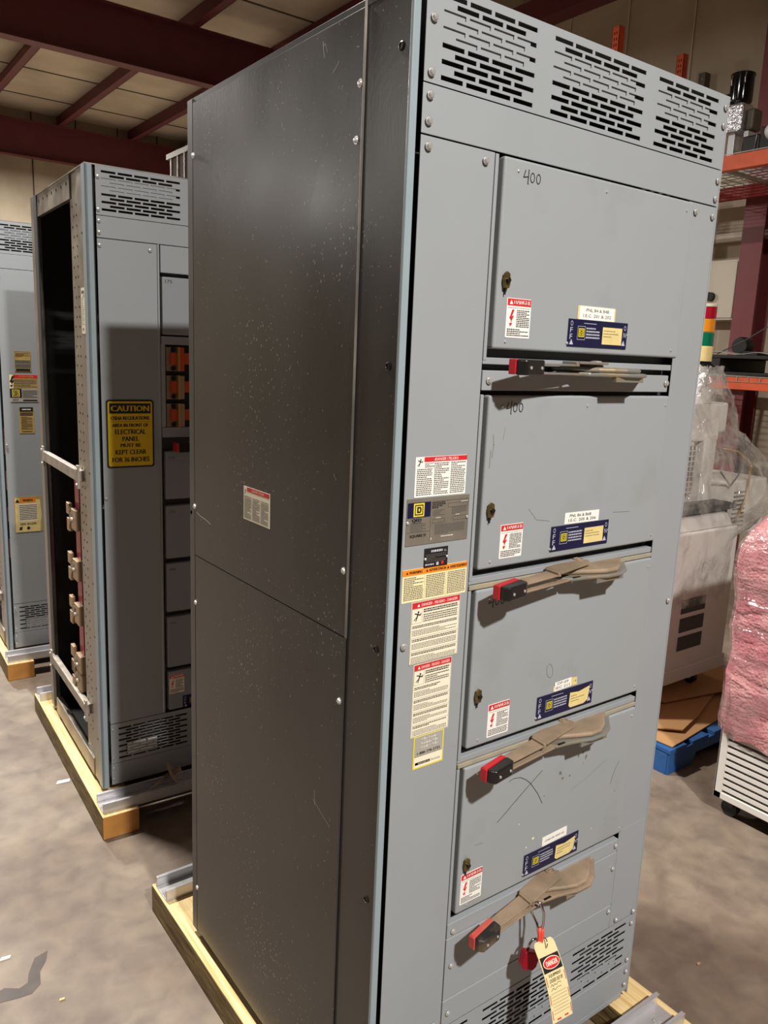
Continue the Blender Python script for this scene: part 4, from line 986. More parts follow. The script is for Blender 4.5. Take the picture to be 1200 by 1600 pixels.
# ------------------------------------------------------------------ lockout hardware
def lockout():
    r_ = empty('lockout_hasp', (0.427, -0.062, 0.59), 'steel and red coated lockout hasp hanging from the lowest switch handle', 'lockout hasp')
    o = Vector((0.44, -0.062, 0.59)); 
    def rel(p): return Vector(p) - o
    loop = [(0.432, -0.040, 0.600), (0.432, -0.044, 0.628), (0.436, -0.050, 0.634), (0.441, -0.058, 0.630), (0.444, -0.066, 0.610), (0.443, -0.068, 0.585), (0.439, -0.066, 0.562), (0.434, -0.064, 0.562), (0.432, -0.058, 0.585)]
    mb = MB(); mb.tube([rel(p) for p in loop], 0.0032, 'chrome', 8, True); mb.build('steel_jaw', r_, smooth=True)
    mb = MB(); mb.tube([rel(p) for p in ((0.436, -0.064, 0.575), (0.434, -0.067, 0.555), (0.432, -0.068, 0.535), (0.430, -0.066, 0.524))], 0.0042, 'vinyl', 8)
    mb.tube([rel(p) for p in ((0.443, -0.066, 0.575), (0.441, -0.069, 0.555), (0.438, -0.070, 0.535), (0.434, -0.068, 0.524))], 0.0042, 'vinyl', 8); mb.build('coated_handle', r_, smooth=True)
    # padlock
    p_ = empty('padlock', (0.416, -0.052, 0.508), 'small red padlock hanging behind the danger tag', 'padlock')
    o = Vector((0.412, -0.052, 0.505))
    T = Matrix.Rotation(R(22), 4, 'Y') @ Matrix.Rotation(R(-15), 4, 'Z')
    mb = MB(); mb.prism([(-0.021, 0.002), (0.019, 0.002), (0.021, -0.002), (0.021, -0.030), (0.014, -0.040), (-0.014, -0.040), (-0.021, -0.030), (-0.023, -0.002)], -0.010, 0.010, 'lockred', 'y', T=T); mb.build('body', p_, bevel=0.003, seg=3)
    sh = [T @ Vector(q) for q in ((-0.012, 0, -0.002), (-0.012, 0, 0.018), (-0.008, 0, 0.027), (0, 0, 0.030), (0.008, 0, 0.027), (0.012, 0, 0.018), (0.012, 0, -0.002))]
    mb = MB(); mb.tube(sh, 0.003, 'chrome', 8); mb.build('shackle', p_, smooth=True)
    # tag
    A = Vector((0.4305, -0.070, 0.540)); B = Vector((0.412, -0.160, 0.414))
    V = (A - B).normalized(); h = (A - B).length + 0.004
    e1 = Vector((1, 0, 0)) - V * V.x; e1.normalize(); e2 = V.cross(e1)
    U = e1 * math.cos(R(11)) + e2 * math.sin(R(11))
    w = 0.076
    t_ = empty('danger_tag', B, 'cream danger lockout tag with red oval hanging from the hasp', 'lockout tag')
    L = Lab((0, 0, 0), U, V)
    L.O = -U * w / 2
    L.t = 0.0006
    def curve(v): return 0.010 * math.sin(v / h * math.pi)
    # curved card: strips
    n = 12
    outline = lambda v: (0.0, w) if v < h - 0.014 else ((0.014 * (1 - math.sqrt(max(0, 1 - ((v - (h - 0.014)) / 0.014) ** 2)))), w - 0.014 * (1 - math.sqrt(max(0, 1 - ((v - (h - 0.014)) / 0.014) ** 2))))
    vals = [h * i / n for i in range(n)] + [h - 0.010, h - 0.006, h - 0.003, h - 0.0008]
    vals = sorted(set(vals))
    Pq = lambda u, v, k=0.0: L.O + L.U * u + L.V * v + L.N * (curve(v) + k)
    vs = []; 
    for v in vals:
        a, b = outline(v); vs += [Pq(a, v), Pq(b, v), Pq(a, v, 0.0007), Pq(b, v, 0.0007)]
    fs = []
    for i in range(len(vals) - 1):
        k = i * 4; q = k + 4
        fs += [(k, k + 1, q + 1, q), (k + 2, q + 2, q + 3, k + 3), (k, q, q + 2, k + 2), (k + 1, k + 3, q + 3, q + 1)]
    fs += [(0, 2, 3, 1), (4 * len(vals) - 4, 4 * len(vals) - 3, 4 * len(vals) - 1, 4 * len(vals) - 2)]
    mb = MB(); mb.add(vs, fs, 'tagcard'); card = mb.build('card', t_)
    L.P = lambda u, v, hh: Pq(u, v, hh + 0.0003)
    def sliced(u0, v0, u1, v1, m, l=1):
        k = max(1, int((v1 - v0) / 0.008))
        for i in range(k): Lab.rect(L, u0, v0 + (v1 - v0) * i / k, u1, v0 + (v1 - v0) * (i + 1) / k, m, l)
    sliced(0.003, h * 0.60, w - 0.003, h * 0.80, 'ink', 1)
    el = lambda rx, rz_: [(w / 2 + rx * 1.08 * math.cos(t / 20 * 6.283), h * 0.705 + rz_ * math.sin(t / 20 * 6.283)) for t in range(20)]
    L.poly(el(0.029, 0.0125), 'ivory', 4); L.poly(el(0.027, 0.011), 'lred', 6); L.text('DANGER', w / 2, h * 0.705, 0.010, 'ivory', 0.042, 8, bold=0.0005)
    L.text('EQUIPMENT', w / 2, h * 0.555, 0.007, 'ink', 0.046, 3); L.text('LOCKED OUT BY', w / 2, h * 0.495, 0.007, 'ink', 0.05, 3)
    L.stroke([(0.012, h * 0.43), (0.018, h * 0.455), (0.022, h * 0.425), (0.028, h * 0.45), (0.034, h * 0.43), (0.042, h * 0.455), (0.052, h * 0.44)], 0.001, 'inkg', 3)
    L.stroke([(0.012, h * 0.38), (0.02, h * 0.405), (0.026, h * 0.38), (0.036, h * 0.40), (0.050, h * 0.395)], 0.001, 'inkg', 3)
    for k in range(7): L.rect(0.009, h * (0.34 - k * 0.04), w - 0.009, h * (0.34 - k * 0.04) + 0.0007, 'inkg', 3)
    for u in (0.003, w - 0.0045):
        for v0, v1 in ((0.04, 0.15), (0.22, 0.34), (0.44, 0.56)): sliced(u, h * v0, u + 0.0015, h * v1, 'lred', 3)
    L.rect(0.018, 0.003, 0.032, 0.006, 'lred', 3); L.rect(0.046, 0.004, 0.060, 0.007, 'lred', 3)
    L.mb.build('print', card)
    ring = MB(); ring.cyl(tuple(L.O + L.U * (w / 2) + L.V * (h - 0.012) + L.N * 0.004 - L.N * 0.0), 'z', 0.0001, 0.0001, 'chrome', 4)
    tr = []
    cc = L.O + L.U * (w / 2) + L.V * (h - 0.008) + L.N * 0.004
    for k in range(18):
        a = k / 18 * 6.283; tr.append(cc + L.V * 0.010 * math.cos(a) + L.N * 0.008 * math.sin(a) + L.U * 0.003 * math.cos(a))
    ring = MB(); ring.tube(tr, 0.0014, 'chrome', 6, True); ring.build('wire_ring', t_, smooth=True)
lockout()

# ------------------------------------------------------------------ pallet rack
def rack():
    r_ = empty('pallet_rack', (5.5, 2.8, 0), 'orange pallet rack against the right wall', 'pallet rack')
    o = Vector((5.5, 2.8, 0)); SH[0] = o
    for x in (5.5, 6.5):
        for y in (4.13, 1.32):
            mb = MB(); zt = 4.87
            m = 'orange'
            holes = []
            mb.box(x, x + 0.075, y, y + 0.004, 0, zt, m); mb.box(x, x + 0.075, y + 0.076, y + 0.08, 0, zt, m)
            H = [(y + 0.022 + 0.030 * (k % 2 == 9), y + 0.034, 0.1 + k * 0.05, 0.124 + k * 0.05) for k in range(95)] + [(y + 0.047, y + 0.059, 0.1 + k * 0.05, 0.124 + k * 0.05) for k in range(95)]
            # perforated face looking towards the aisle (-x)
            g = MB(); g.grid_plate(y, y + 0.08, 0, zt, 0, 0.004, H, m)
            g.v = [(x + q[1], q[0], q[2]) for q in g.v]
            k = len(mb.v); idx = mb.mi(m); mb.v += g.v; mb.f += [tuple(k + a for a in f) for f in g.f]; mb.m += [idx] * len(g.f)
            mb.build('upright', r_)
    for y in (4.13, 1.32):
        mb = MB()
        for k in range(5): mb.tube([(5.56, y + 0.04, 0.3 + k * 0.95), (6.52, y + 0.04, 0.3 + (k + (1 if k % 2 == 0 else 0)) * 0.95 + (0.5 if k % 2 else 0))], 0.015, 'orange')
        mb.build('brace', r_) if False else None
    for z0, z1 in ((3.43, 3.545), (1.675, 1.775)):
        for x, m in ((5.46, 'orange'), (6.55, 'rackred')):
            mb = MB(); mb.box(x, x + 0.04, 1.40, 4.13, z0, z1, m); mb.box(x + 0.04, x + 0.065, 1.40, 4.13, z0, z1 - 0.03, m); mb.build('beam', r_, bevel=0.003)
        mb = MB()
        for k in range(27): mb.box(5.47, 6.58, 1.45 + k * 0.1, 1.455 + k * 0.1, z1, z1 + 0.005, 'wire')
        for k in range(12): mb.box(5.455 + k * 0.1, 5.46 + k * 0.1, 1.42, 4.1, z1 + 0.005, z1 + 0.010, 'wire')
        for k in range(27 if z1 < 2 else 0): mb.box(5.453, 5.458, 1.45 + k * 0.1, 1.456 + k * 0.1, z1 - 0.035, z1 + 0.005, 'wire')
        if z1 < 2: mb.box(5.452, 5.458, 1.42, 4.1, z1 - 0.038, z1 - 0.034, 'wire')
        mb.build('wire_deck', r_)
        for k in range(4):
            mb = MB(); mb.box(5.5, 6.55, 1.8 + k * 0.65, 1.84 + k * 0.65, z1 - 0.03, z1 - 0.002, 'wire'); mb.build('deck_support', r_)
    SH[0] = Vector((0, 0, 0))
rack()
DT = 3.556      # top of the upper deck
def rackthings():
    r_ = empty('air_filter_unit', (5.8, 2.97, DT), 'black canister on a foil-wrapped body standing on the upper rack shelf', 'filter unit')
    SH[0] = Vector((5.8, 2.97, DT))
    mb = MB(); mb.lathe((5.8, 3.03, 4.03), [(0.06, 0), (0.09, 0.015), (0.093, 0.03), (0.093, 0.215), (0.098, 0.22), (0.098, 0.235), (0.085, 0.242)], 'gloss', 32); c = mb.build('canister', r_, smooth='auto')
    mb = MB(); mb.tube([(5.8, 3.11, 4.10), (5.8, 3.19, 4.11), (5.79, 3.26, 4.13)], [0.04, 0.028, 0.028], 'gloss', 12); mb.build('inlet_pipe', c, smooth='auto')
    for yy in (2.95, 3.07):
        mb = MB(); mb.tube([(5.715, yy, 4.25), (5.705, yy, 4.21), (5.712, yy, 4.17)], 0.006, 'chrome', 6); mb.build('clip', c)
    mb = MB(); mb.tube([(5.75, 3.21, 4.09), (5.75, 3.32, 4.10)], 0.012, 'chrome', 8); mb.tube([(5.75, 3.28, 4.05), (5.75, 3.29, 4.17)], 0.01, 'chrome', 8); mb.build('pipe_fitting', r_, smooth=True)
    mb = MB(); mb.box(5.72, 5.90, 2.95, 3.13, 3.79, 4.035, 'foil')
    q_ = MB(); q_.box(5.78, 5.92, 2.88, 2.95, 3.81, 3.98, 'strut'); q_.build('side_cover', r_, bevel=0.02); f = mb.build('foil_body', r_, bevel=0.03, seg=3)
    mb = MB(); mb.box(5.76, 5.9, 3.02, 3.08, DT, 3.80, 'alu'); mb.box(5.76, 5.9, 2.90, 2.94, DT, 3.80, 'alu'); mb.box(5.74, 5.76, 2.86, 2.90, DT, 3.70, 'blackp'); mb.build('mounting_leg', r_, bevel=0.004)
    mb = MB(); mb.lathe((5.76, 2.88, 3.66), [(0.03, 0), (0.03, -0.02), (0.015, -0.03)], 'screw', 14, 'x'); mb.build('flange', r_)
    SH[0] = Vector((0, 0, 0))
    mb = MB(); mb.prism([(3.02, DT), (3.20, DT), (3.15, DT + 0.06), (3.06, DT + 0.05)], 5.6, 5.75, 'brownp', 'x'); tag(mb.build('timber_block', bevel=0.01), 'brown block lying on the upper rack shelf beside the foil-wrapped unit', 'block')
    r2 = empty('gearbox_housing', (5.66, 2.76, DT), 'black boxy housing on the upper rack shelf right of the foil-wrapped unit', 'machine part')
    SH[0] = Vector((5.66, 2.76, DT)); mb = MB(); mb.box(5.60, 5.85, 2.70, 2.85, DT, 3.71, 'blackp'); mb.box(5.6, 5.85, 2.45, 2.70, DT, 3.76, 'rubber'); mb.build('housing', r2, bevel=0.012)
    mb = MB(); mb.tube([(5.59, 2.73, DT + 0.01), (5.59, 2.72, 3.70)], 0.006, 'chrome'); mb.build('rod', r2)
    SH[0] = Vector((0, 0, 0))
    mb = MB(); mb.lathe((5.58, 2.58, 3.70), [(0.0, 0.07), (0.04, 0.062), (0.06, 0.035), (0.065, 0.0), (0.05, -0.04), (0.02, -0.06)], 'beige', 18, 'x'); g = mb.build('round_cap', r2, smooth=True)
    g.location = -Vector((5.66, 2.76, DT))
    # lower shelf
    D2 = 1.786
    mb = MB()
    mb.box(5.55, 6.3, 1.6, 2.90, D2 + 0.005, D2 + 0.03, 'rubber'); mb.box(5.55, 6.3, 1.6, 2.90, D2 + 0.14, D2 + 0.17, 'rubber')
    for y in (2.78, 2.2, 1.6): mb.box(5.55, 6.3, y, y + 0.12, D2 + 0.03, D2 + 0.14, 'rubber')
    pl = mb.build('plastic_pallet', bevel=0.006); tag(pl, 'black plastic pallet on the lower rack shelf', 'pallet')
    zt = D2 + 0.17
    r3 = empty('chain_hoist', (5.95, 2.95, zt), 'dark round machine pulley lying on the black plastic pallet', 'machine part')
    SH[0] = Vector((5.95, 2.95, zt))
    mb = MB(); mb.lathe((5.9, 2.80, zt + 0.082), [(0.05, -0.05), (0.07, -0.05), (0.08, -0.02), (0.08, 0.05), (0.04, 0.06)], 'rubber', 20, 'x'); mb.build('pulley', r3, smooth='auto')
    mb = MB(); mb.box(5.8, 6.0, 2.60, 2.74, zt, zt + 0.04, 'rubber'); mb.build('base', r3, bevel=0.005)
    SH[0] = Vector((0, 0, 0))
    r4 = empty('drive_motor', (5.7, 2.40, zt), 'dark flanged motor on the black plastic pallet at the right edge', 'motor')
    SH[0] = Vector((5.7, 2.40, zt))
    mb = MB(); mb.lathe((5.82, 2.36, zt + 0.135), [(0.06, -0.01), (0.12, 0.0), (0.13, 0.05), (0.11, 0.3)], 'vent', 24, 'x'); m_ = mb.build('housing', r4, smooth='auto')
    mb = MB(); mb.lathe((5.80, 2.40, zt + 0.11), [(0.025, 0.0), (0.025, -0.01), (0.012, -0.01)], 'screw', 14, 'x'); mb.lathe((5.80, 2.42, zt + 0.05), [(0.014, 0.0), (0.014, -0.01), (0.006, -0.01)], 'screw', 12, 'x'); mb.build('bolt', m_)
    SH[0] = Vector((0, 0, 0))
    mb = MB(); mb.tube([(5.74, 2.93, zt + 0.01), (5.74, 2.70, zt + 0.12), (5.74, 2.45, zt + 0.27), (5.74, 2.25, zt + 0.37)], 0.006, 'vent'); tag(mb.build('steel_rod'), 'thin grey rod leaning up across the black plastic pallet', 'rod')
    mb = MB()
    import math as _m
    pts = []
    for i in range(15): pts.append((5.56 + 0.02 * _m.sin(i), 2.9 - i * 0.05, zt + 0.018 + 0.010 * _m.sin(i * 0.9)))
    for i in range(14):
        a, b = pts[i], pts[i + 1]
        mb.add([(a[0], a[1], a[2]), (b[0], b[1], b[2]), (b[0] + 0.1, b[1], b[2] + 0.005), (a[0] + 0.1, a[1], a[2] + 0.005), (a[0], a[1], a[2] - 0.004), (b[0], b[1], b[2] - 0.004), (b[0] + 0.1, b[1], b[2]), (a[0] + 0.1, a[1], a[2])],
               [(0, 1, 2, 3), (7, 6, 5, 4), (0, 4, 5, 1), (2, 6, 7, 3)], 'greylab')
    tag(mb.build('plastic_sheet'), 'crumpled grey sheet draped on the black plastic pallet', 'sheet')
rackthings()
# ivory wall enclosure, knob and perforated strut
r_ = empty('wall_enclosure', (6.8, 3.66, 2.32), 'ivory metal enclosure box mounted beside the maroon wall column', 'electrical box')
SH[0] = Vector((6.8, 3.66, 2.32))
mb = MB(); mb.box(6.78, 7.0, 3.435, 4.15, 2.32, 2.905, 'box'); bx = mb.build('box_body', r_, bevel=0.006)
mb = MB(); mb.box(6.765, 6.78, 3.455, 4.13, 2.34, 2.885, 'box'); mb.build('box_door', r_, bevel=0.004)
mb = MB(); mb.cyl((6.72, 3.70, 2.55), 'x', 0.045, 0.045, 'rubber', 20); mb.build('round_knob', r_, smooth='auto')
SH[0] = Vector((0, 0, 0))
mb = MB(); H = [(4.165, 4.185, 4.3 + k * 0.06, 4.32 + k * 0.06) for k in range(8)]
g = MB(); g.grid_plate(4.14, 4.215, 4.2, 4.79, 0, 0.005, H, 'strut'); g.v = [(6.9 + q[1], q[0], q[2]) for q in g.v]
g.box(6.905, 6.99, 4.14, 4.145, 4.2, 4.79, 'strut')
tag(g.build('perforated_strut'), 'brown perforated strut fixed to the right wall above the rack', 'strut')

# far wrapped load, seen above the middle cabinet
r_ = empty('wrapped_pallet_load', (4.6, 9.4, 0), 'tall plastic-wrapped load in the dark behind the open-sided cabinet', 'wrapped load')
SH[0] = Vector((4.6, 9.4, 0))
mb = MB(); mb.box(3.62, 4.7, 8.2, 10.2, 0.15, 4.40, 'loadbody')
mb.build('stacked_goods', r_)
for k in range(9):
    mb = MB(); mb.box(3.59, 3.62, 8.2 + k * 0.235, 8.24 + k * 0.235, 0.15, 4.40, 'loadslat'); mb.build('corner_slat', r_)
mb = MB(); mb.box(3.585, 4.75, 8.15, 10.25, 4.36, 4.43, 'loadslat'); mb.build('top_board', r_)
mb = MB()
for y in (8.25, 9.2, 10.1): mb.box(3.6, 4.7, y - 0.05, y + 0.05, 0, 0.10, 'wood')
mb.box(3.6, 4.7, 8.2, 10.2, 0.10, 0.15, 'wood'); mb.build('pallet_base', r_)
SH[0] = Vector((0, 0, 0))

# ------------------------------------------------------------------ blue pallet, cardboard
r_ = empty('blue_pallet', (2.24, 0.78, 0), 'blue painted wooden pallet under the film-wrapped machine', 'pallet')
SH[0] = Vector((2.24, 0.78, 0))
for y in (0.78, 1.33, 1.88):
    mb = MB()
    if y < 1:
        mb.prism([(2.24, 0.0), (3.44, 0.0), (3.44, 0.10), (3.24, 0.10), (3.22, 0.075), (3.02, 0.075), (3.0, 0.10), (2.72, 0.10), (2.70, 0.02), (2.48, 0.02), (2.46, 0.10), (2.24, 0.10)], y, y + 0.045, 'pallet', 'y')
        mb = MB()
        mb.prism([(2.24, 0.0), (2.44, 0.0), (2.46, 0.055), (2.68, 0.055), (2.70, 0.0), (3.0, 0.0), (3.02, 0.055), (3.22, 0.055), (3.24, 0.0), (3.44, 0.0), (3.44, 0.105), (2.24, 0.105)], y, y + 0.045, 'pallet', 'y')
    else: mb.box(2.24, 3.44, y, y + 0.045, 0, 0.105, 'pallet')
    mb.build('stringer', r_, bevel=0.003)
for k in range(7):
    x = 2.235 + k * 0.18
    mb = MB(); mb.box(x, x + 0.13, 0.775, 1.93, 0.105, 0.125, 'pallet'); mb.build('deck_board', r_, bevel=0.002)
mb = MB(); mb.box(2.236, 2.26, 0.79, 1.92, 0.0, 0.10, 'pallet'); mb.build('end_board', r_, bevel=0.002)
SH[0] = Vector((0, 0, 0))
T1 = Matrix.Translation((2.30, 0.86, 0.128)) @ Matrix.Rotation(R(4), 4, 'Z')
def sheet(poly, z0, z1, name, label, T, m='card'):
    mb = MB(); mb.prism(poly, z0, z1, m, T=T); return tag(mb.build(name, bevel=0.0015), label, 'cardboard')
sheet([(-0.04, -0.07), (0.05, -0.07), (0.9, -0.03), (0.9, 0.9), (0.0, 0.9), (-0.04, 0.1)], 0.0, 0.006, 'cardboard_sheet', 'lowest flat brown cardboard sheet directly on the blue pallet', T1)
sheet([(-0.05, 0.16), (0.12, -0.03), (0.34, 0.01), (0.85, 0.15), (0.85, 0.95), (0.0, 0.9)], 0.018, 0.026, 'cardboard_sheet', 'middle brown cardboard sheet with a pointed corner on the blue pallet', T1)
sheet([(0.30, 0.18), (1.02, -0.02), (1.05, 0.95), (0.32, 0.95)], 0.034, 0.044, 'cardboard_sheet', 'upper brown cardboard sheet under the casters of the film-wrapped machine', T1)

# ------------------------------------------------------------------ film-wrapped light grey machine
def wrapped_machine():
    o = Vector((2.7, 1.4, 0.172)); SH[0] = o
    r_ = empty('wrapped_test_machine', o, 'light grey machine wrapped in clear film with red amber and green signal tower', 'machine')
    mb = MB(); mb.box(2.28, 3.09, 1.06, 1.78, 0.268, 1.04, 'beige'); b = mb.build('lower_cabinet', r_, bevel=0.012, seg=3)
    mb = MB(); mb.box(2.275, 3.095, 1.052, 1.785, 0.262, 0.335, 'beige'); mb.build('plinth', b, bevel=0.004)
    for z0 in (0.617, 0.518, 0.42):
        mb = MB()
        n = 22
        for k in range(n):
            x = 2.645 + k * 0.0095; mb.box(x, x + 0.0055, 1.055, 1.0605, z0 + 0.008, z0 + 0.082, 'vent')
        mb.build('vent_grille', b)
    for cx, cy in ((2.93, 1.12), (2.36, 1.12), (2.93, 1.68), (2.36, 1.68)):
        mb = MB(); mb.cyl((cx - 0.014, cy + 0.02, 0.172 + 0.036), 'x', 0.036, 0.028, 'rubber', 20); mb.prism([(cy - 0.02, 0.262), (cy + 0.05, 0.262), (cy + 0.03, 0.20), (cy + 0.01, 0.20)], cx - 0.02, cx - 0.015, 'louvre', 'x')
        mb.prism([(cy - 0.02, 0.262), (cy + 0.05, 0.262), (cy + 0.03, 0.20), (cy + 0.01, 0.20)], cx + 0.015, cx + 0.02, 'louvre', 'x'); mb.build('caster', r_, bevel=0.001)
    mb = MB(); mb.prism([(1.08, 1.04), (1.76, 1.04), (1.76, 1.16), (1.55, 1.16), (1.12, 1.10)], 2.35, 3.07, 'beige', 'x'); mb.build('worktop', r_, bevel=0.01)
    mb = MB(); mb.box(2.50, 2.92, 1.26, 1.62, 1.14, 1.46, 'beige'); u_ = mb.build('upper_housing', r_, bevel=0.01)
    mb = MB(); mb.box(2.60, 2.90, 1.245, 1.26, 1.19, 1.44, 'vent')
    for k in range(9): mb.box(2.60, 2.90, 1.238, 1.246, 1.20 + k * 0.027, 1.205 + k * 0.027, 'beige')
    for k in range(10): mb.box(2.61 + k * 0.032, 2.613 + k * 0.032, 1.236, 1.244, 1.19, 1.44, 'beige')
    mb.build('fan_guard', u_)
    mb = MB(); mb.box(2.99, 3.10, 1.25, 1.40, 1.04, 1.50, 'louvre'); mb.build('support_column', r_, bevel=0.008)
    mb = MB(); mb.box(2.86, 3.13, 1.26, 1.62, 1.46, 1.66, 'louvre'); mb.box(3.13, 3.26, 1.30, 1.60, 1.50, 1.66, 'louvre'); mb.build('head_unit', r_, bevel=0.012)
    mb = MB(); mb.box(2.60, 3.15, 1.12, 1.26, 1.115, 1.145, 'darkgrey'); mb.box(3.10, 3.24, 1.22, 1.25, 1.03, 1.10, 'vent'); mb.build('control_panel', r_, bevel=0.006)
    mb = MB(); mb.box(3.20, 3.62, 1.22, 1.6, 0.93, 1.24, 'louvre'); sc = mb.build('side_cabinet', r_, bevel=0.01)
    mb = MB()
    for k in range(9): mb.box(3.28, 3.40, 1.214, 1.222, 0.98 + k * 0.024, 0.986 + k * 0.024, 'vent')
    mb.build('vent_grille', sc)
    mb = MB(); mb.cyl((3.00, 1.36, 1.66), 'z', 0.10, 0.17, 'louvre', 20, r2=0.06); mb.build('tower_base', r_, smooth='auto')
    mb = MB(); mb.tube([(3.15, 1.24, 1.42), (3.3, 1.24, 1.40), (3.42, 1.22, 1.33), (3.38, 1.2, 1.15), (3.30, 1.2, 1.02)], 0.006, 'fuseyel'); mb.tube([(3.12, 1.22, 1.30), (3.2, 1.2, 1.22), (3.27, 1.2, 1.28), (3.2, 1.2, 1.36)], 0.005, 'vent'); mb.build('cable', r_, smooth=True)
    t = MB(); c = (2.992, 1.32); x, y = c
    t.lathe((x, y, 1.835), [(0.075, 0), (0.08, 0.012), (0.05, 0.03), (0.045, 0.04)], 'gloss', 28); tw = t.build('signal_tower', r_, smooth='auto')
    for z0, z1, m, rr in ((1.875, 1.952, 'yellowed', 0.043), (1.952, 2.020, 'green', 0.041), (2.024, 2.088, 'amber', 0.041), (2.092, 2.150, 'redl', 0.041), (2.150, 2.164, 'box', 0.043)):
        q = MB(); q.lathe((x, y, z0), [(rr, 0), (rr, z1 - z0 - 0.003), (rr - 0.003, z1 - z0)], m, 24); q.build({'yellowed': 'tower_socket', 'green': 'green_lens', 'amber': 'amber_lens', 'redl': 'red_lens', 'box': 'tower_cap'}[m], tw, smooth='auto')
    # film hull: stacked irregular rings
    rnd = random.Random(11)
    rings = [(2.30, 3.105, 1.045, 1.80, 0.66), (2.27, 3.108, 1.040, 1.80, 0.80), (2.27, 3.12, 1.040, 1.80, 0.98), (2.27, 3.50, 1.05, 1.82, 1.08), (2.30, 3.72, 1.08, 1.80, 1.20), (2.40, 3.60, 1.12, 1.75, 1.32), (2.60, 3.40, 1.18, 1.70, 1.44), (2.72, 3.31, 1.20, 1.68, 1.54), (2.76, 3.28, 1.22, 1.66, 1.67), (2.86, 3.15, 1.22, 1.52, 1.76), (2.91, 3.085, 1.24, 1.42, 1.85)]
    # densify
    R2 = []
    for a, b in zip(rings[:-1], rings[1:]):
        for k in range(4): R2.append(tuple(a[j] + (b[j] - a[j]) * k / 4 for j in range(5)))
    R2.append(rings[-1])
    vs = []; n = 56
    for (x0, x1, y0, y1, z) in R2:
        cx, cy, hx, hy = (x0 + x1) / 2, (y0 + y1) / 2, (x1 - x0) / 2, (y1 - y0) / 2
        for k in range(n):
            a = 2 * math.pi * k / n; ca, sa = math.cos(a), math.sin(a)
            e = 0.30 if z < 1.5 else 0.6
            px = cx + hx * math.copysign(abs(ca) ** e, ca); py = cy + hy * math.copysign(abs(sa) ** e, sa)
            j = 0.0 if z < 0.7 else (0.003 if z < 1.02 else 0.014)
            vs.append((px + rnd.uniform(-j, j), py + rnd.uniform(-j, j), z + rnd.uniform(-j, j) * 0.6))
    fs = [(i * n + k, i * n + (k + 1) % n, (i + 1) * n + (k + 1) % n, (i + 1) * n + k) for i in range(len(R2) - 1) for k in range(n)]
    mb = MB(); mb.add(vs, fs, 'film'); mb.build('stretch_film', r_, smooth=True)
    SH[0] = Vector((0, 0, 0))
wrapped_machine()

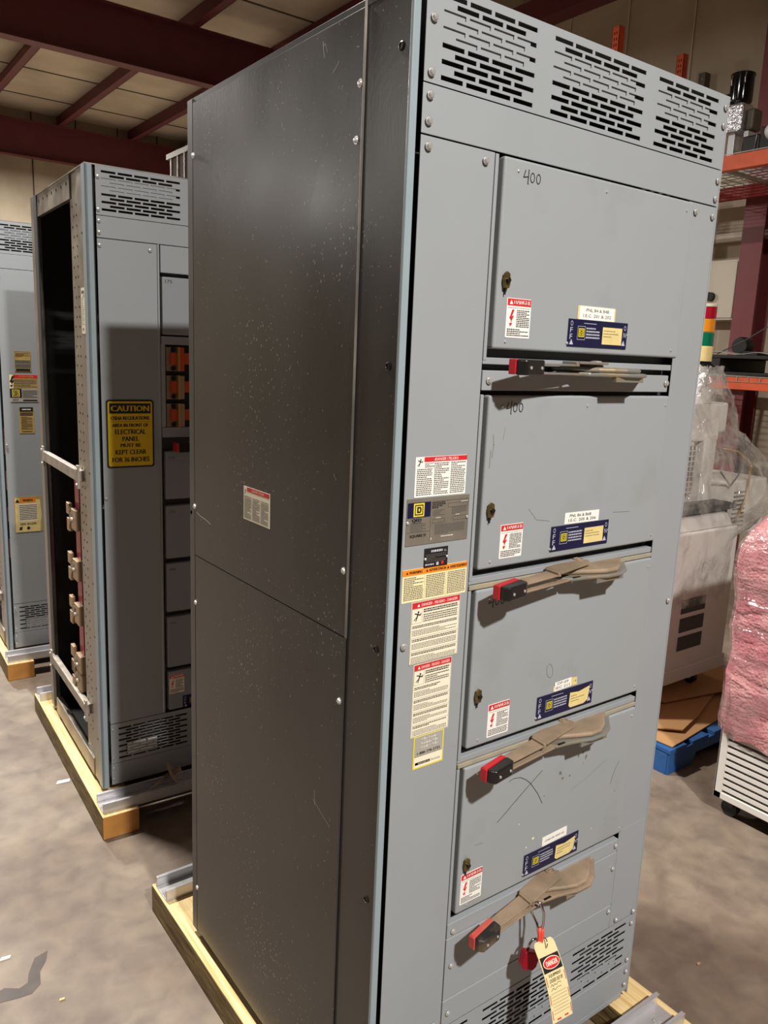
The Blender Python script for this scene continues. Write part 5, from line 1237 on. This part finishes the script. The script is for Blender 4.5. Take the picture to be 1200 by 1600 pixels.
# ------------------------------------------------------------------ pink-wrapped unit
def pink():
    o = Vector((2.5, -0.1, 0)); SH[0] = o
    r_ = empty('bubble_wrapped_cooler', o, 'louvred unit on casters wrapped in pink bubble wrap and clear film', 'wrapped machine')
    X0, Y1, Y0, X1 = 2.14, 0.50, -0.62, 2.85
    mb = MB()
    mb.box(X0, X0 + 0.02, Y0, Y1, 0.075, 0.105, 'louvre'); mb.box(X0, X0 + 0.02, Y1 - 0.035, Y1, 0.075, 0.55, 'louvre'); mb.box(X0, X0 + 0.02, Y0, Y0 + 0.035, 0.075, 0.55, 'louvre')
    mb.box(X0 + 0.03, X1, Y0, Y1, 0.075, 1.20, 'vent'); mb.box(X0 + 0.0, X1, Y1 - 0.01, Y1, 0.075, 0.6, 'louvre')
    fr = mb.build('body_frame', r_, bevel=0.003)
    for k in range(14):
        z = 0.118 + k * 0.029
        l = MB(); l.prism([(X0 + 0.001, z), (X0 + 0.022, z + 0.010), (X0 + 0.022, z + 0.014), (X0 + 0.001, z + 0.017)], Y0 + 0.035, Y1 - 0.035, 'louvre', 'y'); l.build('louvre_slat', fr)
    for cx, cy in ((2.19, 0.44), (2.19, -0.55), (2.78, 0.44), (2.78, -0.55)):
        c = MB(); c.cyl((cx - 0.02, cy, 0.035), 'x', 0.035, 0.032, 'rubber', 20); c.box(cx - 0.03, cx + 0.022, cy - 0.02, cy + 0.02, 0.045, 0.078, 'darkgrey'); c.build('caster', r_, bevel=0.002)
    # wrap: rounded lumpy box
    rnd = random.Random(3)
    prof = [(0.022, 0.36), (0.028, 0.40), (0.022, 0.50), (0.03, 0.62), (0.02, 0.72), (0.032, 0.82), (0.024, 0.92), (0.03, 1.0), (0.036, 1.08), (0.032, 1.16), (0.018, 1.22), (-0.012, 1.27), (-0.06, 1.30), (-0.13, 1.315), (-0.25, 1.32)]
    vs = []; n = 120
    for pi_, (off, z) in enumerate(prof):
        x0, x1, y0, y1 = X0 - off, X1 + off, Y0 - off, Y1 + off
        cx, cy, hx, hy = (x0 + x1) / 2, (y0 + y1) / 2, (x1 - x0) / 2, (y1 - y0) / 2
        for k in range(n):
            a = 2 * math.pi * k / n; ca, sa = math.cos(a), math.sin(a); e = 0.16 if z < 1.2 else 0.25
            px = cx + hx * math.copysign(abs(ca) ** e, ca); py = cy + hy * math.copysign(abs(sa) ** e, sa)
            zz = z
            if pi_ < 2:   # ragged lower hem, lower towards the near end
                zz = z + (0.0 if pi_ else 0.012 * math.sin(k * 0.9)) + 0.0 * py
                zz -= (0.5 - py) * 0.12 - 0.02
            j = 0.004
            vs.append((px + rnd.uniform(-j, j) + 0.004 * math.sin(py * 14 + z * 9), py + rnd.uniform(-j, j), zz + rnd.uniform(-j, j)))
    m = len(prof)
    fs = [(i * n + k, i * n + (k + 1) % n, (i + 1) * n + (k + 1) % n, (i + 1) * n + k) for i in range(m - 1) for k in range(n)] + [tuple(range((m - 1) * n, m * n))]
    mb = MB(); mb.add(vs, fs, 'bubble'); w = mb.build('bubble_wrap', r_, smooth=True)
    vs2 = []
    for (vx, vy, vz) in vs:
        d = Vector((vx - 2.5, vy + 0.06, 0)); d.normalize()
        q = rnd.uniform(0.004, 0.014); vs2.append((vx + d.x * q, vy + d.y * q, vz + (0.006 if vz > 1.25 else 0)))
    mb = MB(); mb.add(vs2, fs, 'filmp'); mb.build('stretch_film', r_, smooth=True)
    SH[0] = Vector((0, 0, 0))
pink()

# ------------------------------------------------------------------ floor litter and stains
def on_floor(px, py):
    d = _f + _r2 * ((px - 600) / 1244.758) - _u2 * ((py - 800) / 1244.758)
    c = Vector((-0.8494, -1.1149, 1.8435)); t = -c.z / d.z; return c + d * t
blot([(-0.478, 1.262), (-0.452, 1.225), (-0.43, 1.196), (-0.405, 1.178), (-0.378, 1.162), (-0.36, 1.168), (-0.37, 1.135), (-0.388, 1.112), (-0.392, 1.085), (-0.408, 1.068), (-0.43, 1.085)][:0] or
     [(-0.62, 1.12), (-0.55, 1.085), (-0.50, 1.10), (-0.465, 1.075), (-0.44, 1.085), (-0.43, 1.12), (-0.40, 1.175), (-0.36, 1.185), (-0.375, 1.145), (-0.40, 1.11), (-0.41, 1.06), (-0.44, 1.035), (-0.48, 1.04), (-0.52, 1.05), (-0.60, 1.06)], 'stain', 'oil_stain')
litter = [('paper_scrap', 'white', (-0.474, 1.22), 'small white paper scrap on the floor near the dark stain', 'scrap', 0.016),
          ('wood_chip', 'wood', (-0.375, 0.966), 'tiny brown wood chip on the floor below the stain', 'wood chip', 0.008),
          ('wood_chip', 'card', (1.30, 0.02), 'tan wood chip on the floor right of the nearest skid', 'wood chip', 0.008),
          ('plastic_tie', 'white', (-0.06, 2.16), 'short white plastic strip beside the middle skid', 'strip', 0.03)]
for nm, m, (x, y), lb, ct, s_ in litter:
    mb = MB(); mb.prism([(-s_, -s_ * 0.3), (s_ * 0.8, -s_ * 0.45), (s_, s_ * 0.2), (-s_ * 0.6, s_ * 0.4)], 0.0005, 0.004, m)
    o = mb.build(nm); o.location = (x, y, 0); tag(o, lb, ct)
